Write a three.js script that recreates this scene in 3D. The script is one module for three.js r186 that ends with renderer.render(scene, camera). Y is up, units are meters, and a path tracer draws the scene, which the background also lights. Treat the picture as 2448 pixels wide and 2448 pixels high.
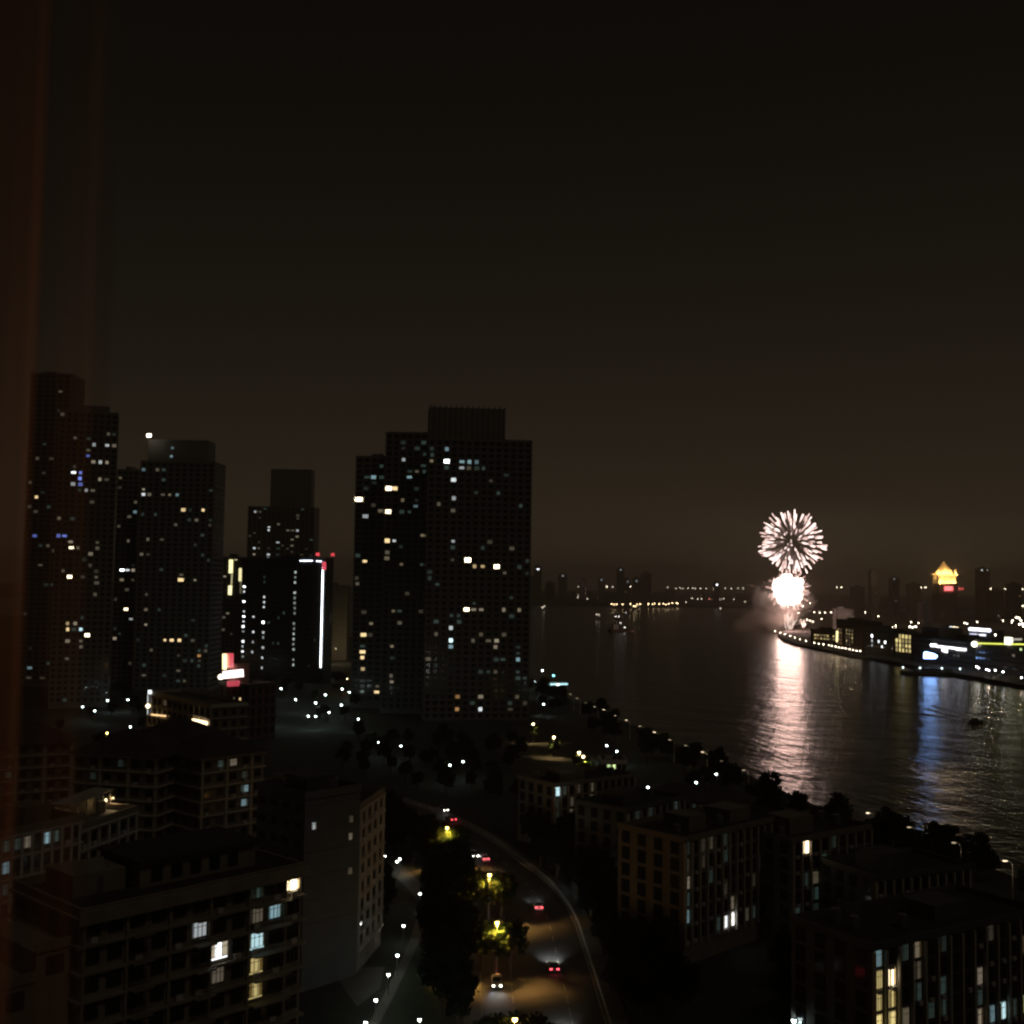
import * as THREE from 'three';
import { mergeGeometries } from 'three/addons/utils/BufferGeometryUtils.js';
import { RoundedBoxGeometry } from 'three/addons/geometries/RoundedBoxGeometry.js';

// ---------- camera, sky, moon, exposure ----------
const EYE = 70, F = 2699, C = 1224;                       // eye height in metres; focal length and centre in photo pixels
const scene = new THREE.Scene();
const camera = new THREE.PerspectiveCamera(2 * Math.atan(C / F) * 180 / Math.PI, 1, 0.05, 40000);
camera.position.set(0, EYE, 0);
camera.rotation.order = 'YXZ';
camera.rotation.set(3.54 * Math.PI / 180, 0, 0.8 * Math.PI / 180);
camera.focus = 8; camera.userData.fStop = 2.6;           // the phone missed its focus: far lights are slightly soft, the curtain softer
camera.updateMatrixWorld(true);
const renderer = new THREE.WebGLRenderer();
renderer.toneMapping = THREE.LinearToneMapping;
renderer.toneMappingExposure = 1;
renderer.shadowMap.enabled = true;

{ // night sky: faint warm city glow that rises from the horizon
  const W = 512, H = 256, data = new Float32Array(W * H * 4);
  for (let r = 0; r < H; r++) for (let c = 0; c < W; c++) {
    const up = ((r + 0.5) / H - 0.5) * Math.PI, az = ((c + 0.5) / W - 0.5) * 2 * Math.PI;
    const side = 0.5 + 0.5 * Math.cos(az + 1.0);               // the city glow is stronger over the far bank
    const e = Math.max(0, Math.sin(up));
    const glow = Math.exp(-e / 0.17), i = (r * W + c) * 4;
    const k = glow * (0.45 + 0.55 * side * side);
    data[i] = 0.0016 + 0.0395 * k; data[i + 1] = 0.0016 + 0.0278 * k; data[i + 2] = 0.0013 + 0.0164 * k; data[i + 3] = 1;
  }
  const t = new THREE.DataTexture(data, W, H, THREE.RGBAFormat, THREE.FloatType);
  t.mapping = THREE.EquirectangularReflectionMapping; t.magFilter = THREE.LinearFilter; t.minFilter = THREE.LinearFilter; t.needsUpdate = true;
  scene.background = t; scene.environment = t;
}
const moon = new THREE.DirectionalLight(0xffe8cc, 0.075);
moon.position.set(300, 700, 350); moon.shadow.radius = 20; moon.castShadow = true;
Object.assign(moon.shadow.camera, { left: -900, right: 900, top: 900, bottom: -900, near: 1, far: 3000 });
scene.add(moon, moon.target);
scene.fog = new THREE.FogExp2(0xe8dcc8, 0.00017);

// ---------- helpers ----------
function rng(s) { return () => { s |= 0; s = s + 0x6D2B79F5 | 0; let t = Math.imul(s ^ s >>> 15, 1 | s); t = t + Math.imul(t ^ t >>> 7, 61 | t) ^ t; return ((t ^ t >>> 14) >>> 0) / 4294967296; }; }
const R = rng(11);
const rr = (a, b) => a + (b - a) * R();
const V = (x, y, z) => new THREE.Vector3(x, y, z);
// photo zooms the positions were read from: [left, top, photo pixels per zoom pixel]
const ZOOM = { 0: [0, 0, 2448 / 1932], 1: [0, 850, .3209], 2: [500, 900, .4244], 3: [1250, 1150, .6201], 4: [1750, 1180, .3613], 5: [0, 1450, .3623], 6: [0, 1850, .4141], 7: [800, 1750, .3623], 8: [1400, 1750, .5424], 9: [1250, 1320, .2847], 10: [2000, 1300, .2319], 11: [1250, 1680, .3106], 12: [600, 1780, .3457], 13: [1780, 1980, .3458] };
const px = (z, x, y) => [ZOOM[z][0] + ZOOM[z][2] * x, ZOOM[z][1] + ZOOM[z][2] * y];
function ray(z, x, y) { const [u, v] = px(z, x, y); return V((u - C) / F, -(v - C) / F, -1).applyQuaternion(camera.quaternion); }
function gnd(z, x, y, h = 0) { const r = ray(z, x, y), t = (h - EYE) / r.y; return V(r.x * t, h, r.z * t); }   // where the sight line meets level h
function far(z, x, y, d) { const r = ray(z, x, y), t = d / -r.z; return V(r.x * t, EYE + r.y * t, -d); }         // the sight line at depth d
const taken = new Map();
function numbered(n) { const k = taken.get(n) || 0; taken.set(n, k + 1); return k ? n + '_' + String(k).padStart(3, '0') : n; }
function tag(o, label, category, group, kind) { Object.assign(o.userData, label ? { label } : {}, category ? { category } : {}, group ? { group } : {}, kind ? { kind } : {}); return o; }
function thing(name, label, category, pos, turn = 0, group) {
  const o = new THREE.Group(); o.name = numbered(name); o.position.copy(pos); o.rotation.y = turn; scene.add(o);
  return tag(o, label, category, group);
}
function part(parent, name, geo, mat, pos, turn) {
  const m = new THREE.Mesh(geo, mat); m.name = parent === scene ? numbered(name) : name; m.castShadow = m.receiveShadow = true;
  if (pos) m.position.copy(pos); if (turn) m.rotation.y = turn;
  parent.add(m); return m;
}
function structure(name, geo, mat) { const m = part(scene, name, geo, mat); m.userData.kind = 'structure'; return m; }
function copyOf(root, label, group) { const r = root.clone(); r.name = numbered(root.name.replace(/_\d{3}$/, '')); r.userData = { ...root.userData }; if (label) r.userData.label = label; if (group) r.userData.group = group; scene.add(r); return r; }
function bx(w, h, d, x = 0, y = 0, z = 0) {              // box centred at x,y,z with uv in metres
  const g = new THREE.BoxGeometry(w, h, d), uv = g.attributes.uv, s = [[d, h], [d, h], [w, d], [w, d], [w, h], [w, h]];
  for (let i = 0; i < 24; i++) { const [a, b] = s[i >> 2]; uv.setXY(i, uv.getX(i) * a, uv.getY(i) * b); }
  return g.translate(x, y, z);
}
const merge = (a) => mergeGeometries(a.map((g) => g.index ? g.toNonIndexed() : g));
function noiseTex(size, seed, lo, hi, tileM, streak = 0) {     // grain and blotches, tiling
  const r = rng(seed), d = new Uint8Array(size * size * 4), layers = [];
  for (const n of [4, 8, 16, 32, 64]) { const g = new Float32Array(n * n).map(() => r()); layers.push([n, g]); }
  const S = (t) => t * t * (3 - 2 * t);
  for (let y = 0; y < size; y++) for (let x = 0; x < size; x++) {
    let v = 0, a = 1, sum = 0;
    for (const [n, g] of layers) {
      const fx = x / size * n, fy = y / size * n * (streak ? 0.25 : 1), ix = Math.floor(fx) % n, iy = Math.floor(fy) % n, tx = S(fx - Math.floor(fx)), ty = S(fy - Math.floor(fy)), jx = (ix + 1) % n, jy = (iy + 1) % n;
      v += a * ((g[iy * n + ix] * (1 - tx) + g[iy * n + jx] * tx) * (1 - ty) + (g[jy * n + ix] * (1 - tx) + g[jy * n + jx] * tx) * ty); sum += a; a *= 0.75;
    }
    v = lo + (hi - lo) * (0.75 * v / sum + 0.25 * r());
    const i = (y * size + x) * 4; d[i] = d[i + 1] = d[i + 2] = Math.max(0, Math.min(255, v * 255)); d[i + 3] = 255;
  }
  const t = new THREE.DataTexture(d, size, size); t.wrapS = t.wrapT = THREE.RepeatWrapping; t.repeat.set(1 / tileM, 1 / tileM); t.magFilter = THREE.LinearFilter; t.colorSpace = THREE.SRGBColorSpace; t.needsUpdate = true; return t;
}
const grainWall = noiseTex(128, 3, .72, 1, 9), grainRoad = noiseTex(256, 5, .6, 1, 14), grainGrass = noiseTex(128, 7, .45, 1, 11);
const lin = (r, g, b) => new THREE.Color().setRGB(r, g, b);
const std = (r, g, b, rough = .85, extra = {}) => new THREE.MeshStandardMaterial({ color: lin(r, g, b), roughness: rough, ...extra });
const M = {
  acbox: std(.45, .44, .42, .6), tower: std(.27, .265, .25, .85, { map: grainWall }),
  concrete: std(.3, .28, .25, .9, { map: grainWall }), beige: std(.26, .225, .175, .9, { map: grainWall }), darkwall: std(.12, .115, .11, .85, { map: grainWall }), glasswall: std(.04, .05, .055, .25),
  cream: std(.32, .285, .225, .9, { map: grainWall }), brick: std(.22, .12, .08, .9, { map: grainWall }), white: std(.7, .68, .63, .7), trim: std(.42, .39, .34, .8),
  rooftar: std(.045, .044, .043, .95, { map: grainWall }), rooftile: std(.07, .055, .05, .8, { map: grainWall }), roof: std(.11, .105, .1, .95, { map: grainWall }), glass: std(.02, .024, .026, .12), frame: std(.1, .1, .1, .5, { metalness: .6 }),
  pole: std(.25, .25, .24, .5, { metalness: .7 }), rail: std(.35, .34, .32, .45, { metalness: .7 }), asphalt: std(.05, .05, .052, .8, { map: grainRoad }), kerb: std(.24, .23, .21, .85, { map: grainWall }), paint: std(.2, .2, .19, .75),
  paving: std(.17, .16, .145, .9, { map: grainRoad }), soil: std(.045, .05, .03, .98, { map: grainGrass }), lawn: std(.05, .085, .03, .98, { map: grainGrass }), bark: std(.07, .05, .035, .95), bank: std(.06, .06, .055, .95, { map: grainGrass }),
  leafA: new THREE.MeshPhysicalMaterial({ color: lin(.05, .085, .03), roughness: 1, transmission: .3, thickness: 0, side: THREE.DoubleSide }), leafB: new THREE.MeshPhysicalMaterial({ color: lin(.065, .09, .028), roughness: 1, transmission: .3, thickness: 0, side: THREE.DoubleSide }),
};
const glowCache = new Map();
function glow(r, g, b, k) { const id = [r, g, b, k].join(); if (!glowCache.has(id)) glowCache.set(id, new THREE.MeshStandardMaterial({ color: lin(.5, .5, .5), roughness: .6, emissive: lin(r, g, b), emissiveIntensity: k })); return glowCache.get(id); }
// lit windows: warm rooms, cool rooms, television blue, dim curtains, very bright ones
const LIT = { w: [1, .72, .36, .85], W: [1, .82, .52, 5], d: [1, .84, .6, .055], e: [1, .84, .6, .2], c: [.55, .9, 1, .24], C: [.62, .93, 1, 1.3], b: [.22, .32, 1, .8], k: [.9, .97, 1, .6], K: [.92, .97, 1, 3.5], y: [1, .8, .32, .8], o: [1, .5, .18, .4], g: [.75, 1, .45, 1.4], g2: [.85, 1, .9, .4], t: [.5, .9, .8, .028], f: [1, .8, .5, .12] };

const litMat = (k) => { const [r, g, b, s] = LIT[k]; return glow(r, g, b, +(s * [.6, 1, 1.5][Math.floor(R() * 3)]).toFixed(3)); };

// ---------- ground, water, banks ----------
function slab(pts, top, thick) {           // polygon of ground with vertical sides (quay walls), uv in metres
  const s = new THREE.Shape(pts.map((p) => new THREE.Vector2(p.x, -p.z)));
  return new THREE.ExtrudeGeometry(s, { depth: thick, bevelEnabled: false }).rotateX(-Math.PI / 2).translate(0, top - thick, 0);
}
const shore = [[2300, 1790], [1932, 1662], [1800, 1612], [1640, 1563], [1410, 1462], [1240, 1388], [1060, 1312], [1000, 1288], [930, 1262], [850, 1235], [700, 1205], [400, 1180], [0, 1160]].map(([x, y]) => gnd(0, x, y));
structure('ground', slab([V(420, 0, 500), ...shore, V(-7000, 0, -3000), V(-7000, 0, 500)], 0, 9), M.soil);
const quay = [[2300, 1345], [1932, 1293], [1830, 1275], [1760, 1263], [1700, 1251], [1640, 1240], [1560, 1226], [1500, 1214], [1478, 1207], [1466, 1197], [1500, 1180], [1560, 1166], [1640, 1156], [2300, 1150]].map(([x, y]) => gnd(0, x, y, -1));
structure('opposite_bank', slab(quay, -1, 8), M.bank);
structure('far_bank', slab([V(-9000, 0, -3750), V(-900, 0, -3800), V(300, 0, -3550), V(1300, 0, -3700), V(9000, 0, -3600), V(9000, 0, -9500), V(-9000, 0, -9500)], -1.5, 8), M.bank);
{ // river: wind ripples as a normal map over longer swell as a bump map
  const make = (size, tile, seed, lo, hi, n, slope) => {
    const r = rng(seed), waves = [];
    for (let i = 0; i < n; i++) { const lam = lo * Math.pow(hi / lo, r()), th = .9 + (r() - .5) * 2.6, kx = Math.round(Math.cos(th) * tile / lam), ky = Math.round(Math.sin(th) * tile / lam); if (kx || ky) waves.push([kx, ky, r() * 6.283]); }
    const s = slope * Math.SQRT2 / Math.sqrt(waves.length);
    const gx = new Float32Array(size * size), gy = new Float32Array(size * size), h = new Float32Array(size * size);
    for (const [kx, ky, p] of waves) {
      const kk = Math.hypot(kx, ky), a = s / (kk * 2 * Math.PI / tile);
      for (let y = 0; y < size; y++) { for (let x = 0; x < size; x++) { const ph = 2 * Math.PI * (kx * x + ky * y) / size + p, i = y * size + x, c = Math.cos(ph); gx[i] += s * kx / kk * c; gy[i] += s * ky / kk * c; h[i] += a * Math.sin(ph); } }
    }
    return { gx, gy, h };
  };
  const size = 512, tile = 48, { gx, gy } = make(size, tile, 21, .8, 7, 60, .085), d = new Uint8Array(size * size * 4);
  for (let i = 0; i < size * size; i++) { const l = 1 / Math.hypot(gx[i], gy[i], 1); d[i * 4] = (-gx[i] * l * .5 + .5) * 255; d[i * 4 + 1] = (-gy[i] * l * .5 + .5) * 255; d[i * 4 + 2] = (l * .5 + .5) * 255; d[i * 4 + 3] = 255; }
  const nt = new THREE.DataTexture(d, size, size); nt.wrapS = nt.wrapT = THREE.RepeatWrapping; nt.repeat.set(1 / tile, 1 / tile); nt.magFilter = THREE.LinearFilter; nt.needsUpdate = true;
  const t2 = 171, { h } = make(256, t2, 22, 9, 60, 40, .03), hm = h.reduce((m, v) => Math.max(m, Math.abs(v)), 0), d2 = new Uint8Array(256 * 256 * 4);
  for (let i = 0; i < 65536; i++) { d2[i * 4] = d2[i * 4 + 1] = d2[i * 4 + 2] = (h[i] / hm * .5 + .5) * 255; d2[i * 4 + 3] = 255; }
  const bt = new THREE.DataTexture(d2, 256, 256); bt.wrapS = bt.wrapT = THREE.RepeatWrapping; bt.repeat.set(1 / t2, 1 / t2); bt.magFilter = THREE.LinearFilter; bt.needsUpdate = true;
  M.water = new THREE.MeshPhysicalMaterial({ color: lin(.012, .011, .009), roughness: .2, ior: 1.33, normalMap: nt, bumpMap: bt, bumpScale: 2 * hm });
  const g = new THREE.PlaneGeometry(16000, 9600), uv = g.attributes.uv; for (let i = 0; i < uv.count; i++) uv.setXY(i, uv.getX(i) * 16000, uv.getY(i) * 9600);
  structure('river', g.rotateX(-Math.PI / 2).translate(0, -4, -4400), M.water);
}

// ---------- buildings ----------
const winGeo = new Map();
function wg(w, h, t) { const k = [w.toFixed(2), h.toFixed(2), t].join(); if (!winGeo.has(k)) winGeo.set(k, bx(w, h, t)); return winGeo.get(k); }
const tankGeo = new THREE.CylinderGeometry(.75, .8, 1.9, 14), aerialGeo = merge([bx(.06, 3.2, .06), bx(.9, .04, .04, 0, 1.3, 0), bx(.7, .04, .04, 0, 1, 0)]);
const footprints = [];
/* L and R: [zoom, x, y, depth] of the facade's left and right edge as seen from outside; top: [zoom, x, y] on the roof edge */
function building(o) {
  const A = far(...o.L), B = far(...o.R), w = Math.hypot(B.x - A.x, B.z - A.z), mid = A.clone().add(B).multiplyScalar(.5);
  const turn = Math.atan2(-(B.z - A.z), B.x - A.x), base = o.base ?? 0, deep = o.deep ?? 18;
  const H = o.h ?? far(o.top[0], o.top[1], o.top[2], -mid.z).y - base;
  const root = thing(o.name, o.label, o.category ?? 'building', V(mid.x, base, mid.z), turn, o.group);
  root.updateMatrixWorld(true);
  const nrm = V(Math.sin(turn), 0, Math.cos(turn)), inv = root.matrixWorld.clone().invert();
  footprints.push({ inv, w: w / 2 + 3, d: deep + 3 });
  const fh = o.fh ?? 3.1, nf = Math.max(1, Math.floor((H - (o.plinth ?? 1)) / fh)), nb = o.bays ?? Math.max(2, Math.round(w / 3.6)), bw = w / nb, y0 = H - nf * fh;
  const wall = o.wall ?? M.concrete;
  part(root, 'wall', bx(w, H, deep, 0, H / 2, -deep / 2), wall);
  const ww = o.ww ?? bw * .62, wh = o.wh ?? 1.6;
  const cells = new Map();
  for (const [z, x, y, kind, span = 1] of o.lit ?? []) {
    const r = ray(z, x, y), t = (A.x * nrm.x + A.z * nrm.z) / (r.x * nrm.x + r.z * nrm.z), p = V(r.x * t, EYE + r.y * t, r.z * t).applyMatrix4(inv);
    const i = Math.min(nb - 1, Math.max(0, Math.floor((p.x + w / 2) / bw))), j = Math.min(nf - 1, Math.max(0, Math.floor((p.y - y0) / fh)));
    cells.set(i + ',' + j, [kind, span]);
  }
  const proud = o.proud ?? .45, dark = [];
  const near = o.near;
  for (let j = 0; j < nf; j++) for (let i = 0; i < nb; i++) {
    let c = cells.get(i + ',' + j); const x = -w / 2 + (i + .5) * bw, y = y0 + j * fh + .95 + wh / 2;
    if (!c && o.sprinkle && R() < o.sprinkle) c = ['ttttddf'[Math.floor(R() * 7)], 1];
    if (c) {
      const vary = near ? 1 : 'WK'.includes(c[0]) ? 1.25 : [.75, .85, 1, 1.15][Math.floor(R() * 4)];
      const m = part(root, 'window', wg(ww * c[1] * vary, wh * (c[1] > 1 ? 1.25 : near ? 1 : [.75, 1, 1.1][Math.floor(R() * 3)]), .1), litMat(c[0]), V(x + (near ? 0 : rr(-.3, .3)), y, .05));
      if (near) { mullions(m, ww * c[1], wh); drapes(m, ww * c[1], wh); }
    } else if (o.blank) continue;
    else if (near) { const m = part(root, 'window', wg(ww, wh, .1), M.glass, V(x, y, .05)); if (o.frames) mullions(m, ww, wh); }
    else dark.push(bx(ww, wh, .1, x, y, .05));
  }
  if (near && !o.blank) { const ac = wg(.85, .6, .4); for (let j = 0; j < nf; j++) for (let i = 0; i < nb; i++) if (R() < .3) part(root, 'air_conditioner', ac, M.acbox, V(-w / 2 + (i + .5) * bw + rr(-.3, .3), y0 + j * fh + .52, .24)); }
  const sb = Math.max(1, Math.round(deep / 4));
  for (const s of [-1, 1]) for (let j = 0; j < nf; j++) for (let i = 0; i < sb; i++) dark.push(bx(.1, wh, deep / sb * .5, s * (w / 2 + .05), y0 + j * fh + .95 + wh / 2, -(i + .5) * deep / sb));
  if (dark.length && !o.noside) part(root, 'dark_windows', merge(dark), M.glass).userData.kind = 'stuff';
  const sg = o.slabs === false ? null : bx(w + proud * 2, .32, deep + proud * 2);
  if (sg) for (let j = 0; j <= nf; j++) part(root, 'floor_slab', sg, o.trim ?? M.trim, V(0, y0 + j * fh, -deep / 2));
  const pg = bx(o.pier ?? .5, H - y0, proud * .8);
  if (o.piers !== false) for (let i = 0; i <= nb; i += o.pierEvery ?? 1) part(root, 'pier', pg, o.pierMat ?? o.trim ?? M.trim, V(-w / 2 + i * bw + (i === 0 ? .26 : i === nb ? -.26 : 0), y0 + (H - y0) / 2, proud * .4));
  if (o.roof === 'hip') {
    const e = 1.1, rh = o.rh ?? 4.5, rd = deep / 2 + e, rw = w / 2 + e, ridge = Math.max(.5, rw - rd), P = [-rw, 0, e, rw, 0, e, rw, 0, -deep - e, -rw, 0, -deep - e, -ridge, rh, -deep / 2, ridge, rh, -deep / 2].map((v, k) => k % 3 === 1 ? v + H + .3 : v);
    const g = new THREE.BufferGeometry(); g.setAttribute('position', new THREE.Float32BufferAttribute(P, 3)); g.setAttribute('uv', new THREE.Float32BufferAttribute([0, 0, w, 0, w, deep, 0, deep, 3, deep / 2, w - 3, deep / 2], 2)); g.setIndex([0, 1, 5, 0, 5, 4, 1, 2, 5, 2, 3, 4, 2, 4, 5, 3, 0, 4, 0, 2, 1, 0, 3, 2]);
    const flat = g.toNonIndexed(); flat.computeVertexNormals(); part(root, 'roof', flat, M.rooftile);
  } else {
    part(root, 'roof', bx(w - .8, .1, deep - .8, 0, H + .23, -deep / 2), M.rooftar);
    if (near) for (let q = 0; q < 3; q++) { const tx = rr(-.4, .4) * w, tz = -deep * rr(.25, .8); part(root, 'water_tank', tankGeo, M.pole, V(tx, H + 1.4, tz)); part(root, 'aerial', aerialGeo, M.pole, V(tx + 1.6, H + 1.9, tz - .8)); }
    const pt = .35, ph = o.parapet ?? 1.1;
    part(root, 'parapet', merge([bx(w + .3, ph, pt, 0, H + ph / 2 + .17, 0), bx(w + .3, ph, pt, 0, H + ph / 2 + .17, -deep), bx(pt, ph, deep - pt, w / 2 - .03, H + ph / 2 + .17, -deep / 2), bx(pt, ph, deep - pt, -w / 2 + .03, H + ph / 2 + .17, -deep / 2)]), near ? wall : o.trim ?? M.trim);
    for (const [fx, fw, fhh, fd] of o.boxes ?? [[-.15, .3, 3.4, .4]]) part(root, 'roof_housing', bx(w * fw, fhh, deep * fd, w * fx, H + fhh / 2 + .17, -deep * .5), wall);
  }
  Object.assign(root, { W: w, H, deep, base }); return root;
}
const barCache = new Map();
function mullions(win, w, h) {            // window > frame: outer frame and two uprights in front of the pane
  const k = w.toFixed(2) + h.toFixed(2);
  if (!barCache.has(k)) { const a = []; for (const x of [-w / 2, -w / 6, w / 6, w / 2]) a.push(bx(.07, h, .06, x, 0, .08)); for (const y of [-h / 2, h / 2, h * .18]) a.push(bx(w, .06, .05, 0, y, .08)); barCache.set(k, merge(a)); }
  part(win, 'frame', barCache.get(k), M.frame);
}
const drapeMat = new THREE.MeshPhysicalMaterial({ color: lin(.5, .42, .3), roughness: 1, transmission: .4, thickness: 0, side: THREE.DoubleSide });
function drapes(win, w, h) {              // room curtains half drawn in front of the lit pane
  for (const s of [-1, 1]) { const k = R() * .36; if (k < .08) continue; const n = 9, cw = w * k, pts = []; const g = new THREE.PlaneGeometry(cw, h * .98, n, 1), p = g.attributes.position; for (let i = 0; i < p.count; i++) p.setZ(i, .025 * Math.sin(p.getX(i) / cw * 24)); g.computeVertexNormals(); part(win, 'curtain', g, drapeMat, V(s * (w - cw) / 2, 0, .085)); }
}
function local(root, z, x, y, out = .1) {  // a photo point on a building's front, in the building's own axes
  root.updateMatrixWorld(true); const n = V(0, 0, 1).applyQuaternion(root.quaternion), p0 = root.position, r = ray(z, x, y), t = (p0.x * n.x + p0.z * n.z) / (r.x * n.x + r.z * n.z);
  const p = V(r.x * t, EYE + r.y * t, r.z * t).applyMatrix4(root.matrixWorld.clone().invert()); p.z = out; return p;
}
function bar(root, name, z, x1, y1, x2, y2, thick, mat, out = .7) {    // a light strip fixed on a building's front
  const a = local(root, z, x1, y1, out), b = local(root, z, x2, y2, out), m = part(root, name, bx(Math.max(thick, a.distanceTo(b)), thick, thick * .6), mat, a.clone().add(b).multiplyScalar(.5)); m.rotation.z = Math.atan2(b.y - a.y, b.x - a.x); return m;
}

// tall stepped residential tower by the river: main body, crown, two lower wings
const tMain = building({ name: 'apartment_tower', label: 'tallest dark tower with a crown block beside the river bank', category: 'tower', sprinkle: .06, L: [2, 1225, 900, 566], R: [2, 1812, 900, 572], top: [2, 1500, 365], deep: 26, bays: 14, wall: M.tower, trim: M.concrete, ww: 2.1, wh: 1.7, proud: .6, boxes: [],
  lit: [[2, 1322, 470, 'K'], [2, 1355, 470, 'K'], [2, 1335, 428, 'c'], [2, 1425, 475, 'c'], [2, 1475, 470, 'c'], [2, 1525, 472, 'c'], [2, 1425, 513, 'k'], [2, 1505, 530, 't'], [2, 1320, 530, 't'], [2, 1388, 578, 'k'], [2, 1385, 683, 'k'], [2, 1383, 945, 'k'], [2, 1352, 948, 't'], [2, 1378, 1050, 'd'], [2, 1435, 1052, 'W', 1.2], [2, 1515, 1065, 'w'], [2, 1552, 1065, 'w'], [2, 1620, 1062, 'W'], [2, 1433, 1332, 'W'], [2, 1500, 1332, 'e'], [2, 1540, 1330, 'e'], [2, 1665, 1330, 'e'], [2, 1370, 1427, 'k'], [2, 1368, 1483, 'C'], [2, 1365, 1535, 'c'], [2, 1610, 1495, 'e'], [2, 1565, 1505, 'd'], [2, 1500, 1490, 'd'], [2, 1740, 1550, 't'], [2, 1740, 1580, 'c'], [2, 1740, 1610, 'c'], [2, 1735, 1650, 't'], [2, 1610, 1660, 'd'], [2, 1260, 400, 't'], [2, 1260, 460, 't'], [2, 1660, 1440, 'd'], [2, 1620, 1540, 'e'], [2, 1250, 1600, 'd'], [2, 1410, 1815, 'o'], [2, 1415, 1880, 'o'], [2, 1515, 1870, 'k'], [2, 1527, 1810, 'e']] });
{ const w = tMain.W, H = tMain.H, k = (EYE - 0) && (far(2, 1440, 180, 572).y - H);
  part(tMain, 'crown', bx(w * .735, k, 18, -w * .125, H + k / 2 + .2, -12), M.tower);
  const fin = bx(.5, k + 1.2, .6); for (let i = 0; i < 15; i++) part(tMain, 'crown_fin', fin, M.concrete, V(-w * .492 + i * w * .735 / 14 + (i === 0 ? .26 : i === 14 ? -.26 : 0), H + k / 2 + .8, -2.7));
  for (const [dx, s] of [[-.47, 2.2], [-.1, 1.4], [.16, 1.1]]) part(tMain, 'antenna', new THREE.CylinderGeometry(.09, .15, s * 1.6, 6), M.pole, V(w * dx, H + k + s * .8, -10)); }
const tWing = building({ name: 'apartment_tower', label: 'dark middle wing stepping down beside the tallest tower', category: 'tower', sprinkle: .06, L: [2, 985, 900, 600], R: [2, 1222, 900, 600], top: [2, 1100, 325], deep: 24, bays: 6, wall: M.tower, trim: M.concrete, ww: 2.2, wh: 1.7, proud: .6, boxes: [[-.2, .4, 2, .3]],
  lit: [[2, 1110, 460, 'k'], [2, 1108, 370, 't'], [2, 1110, 420, 't'], [2, 1115, 565, 'c'], [2, 1140, 540, 't'], [2, 1150, 620, 't'], [2, 1155, 730, 'c'], [2, 1145, 770, 't'], [2, 1005, 620, 'W', 1.5], [2, 1035, 625, 'w'], [2, 1000, 765, 'W', 1.3], [2, 995, 935, 'w', 1.2], [2, 1058, 938, 'k'], [2, 1000, 980, 'd'], [2, 1105, 1220, 'd'], [2, 1185, 1338, 'd'], [2, 1100, 970, 't'], [2, 1040, 1695, 'd'], [2, 1030, 1725, 'e'], [2, 1195, 390, 't'], [2, 1195, 450, 't'], [2, 1090, 1390, 'd']] });
const tWing2 = building({ name: 'apartment_tower', label: 'lowest outer wing of the riverside tower group', category: 'tower', sprinkle: .06, L: [2, 818, 900, 622], R: [2, 983, 900, 622], top: [2, 930, 460], deep: 22, bays: 4, wall: M.tower, trim: M.concrete, ww: 2.6, wh: 1.7, proud: .6, boxes: [[.18, .4, 3, .4]],
  lit: [[2, 860, 705, 'W', 1.4], [2, 870, 790, 'k'], [2, 890, 570, 't'], [2, 925, 565, 'c'], [2, 930, 725, 'd'], [2, 870, 1030, 'w'], [2, 860, 1470, 'w'], [2, 857, 1540, 'w'], [2, 855, 1575, 'w'], [2, 855, 1642, 'w'], [2, 965, 1775, 'w'], [2, 908, 1470, 'd'], [2, 880, 640, 't'], [2, 925, 610, 't']] });
building({ name: 'apartment_tower', label: 'tall dark tower half hidden behind the sheer curtain', category: 'tower', sprinkle: .06, L: [1, 200, 900, 720], R: [1, 500, 900, 720], top: [1, 400, 145], deep: 24, wall: M.tower, bays: 6, trim: M.concrete, lit: [[1, 265, 1060, 'w'], [1, 258, 1350, 'b'], [1, 370, 765, 'd'], [1, 275, 765, 'd'], [1, 225, 1110, 'd'], [5, 190, 405, 'c'], [5, 422, 600, 't'], [5, 165, 735, 'd'], [5, 255, 735, 'd'], [5, 170, 60, 'd'], [1, 260, 1170, 'd']] });
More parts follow.
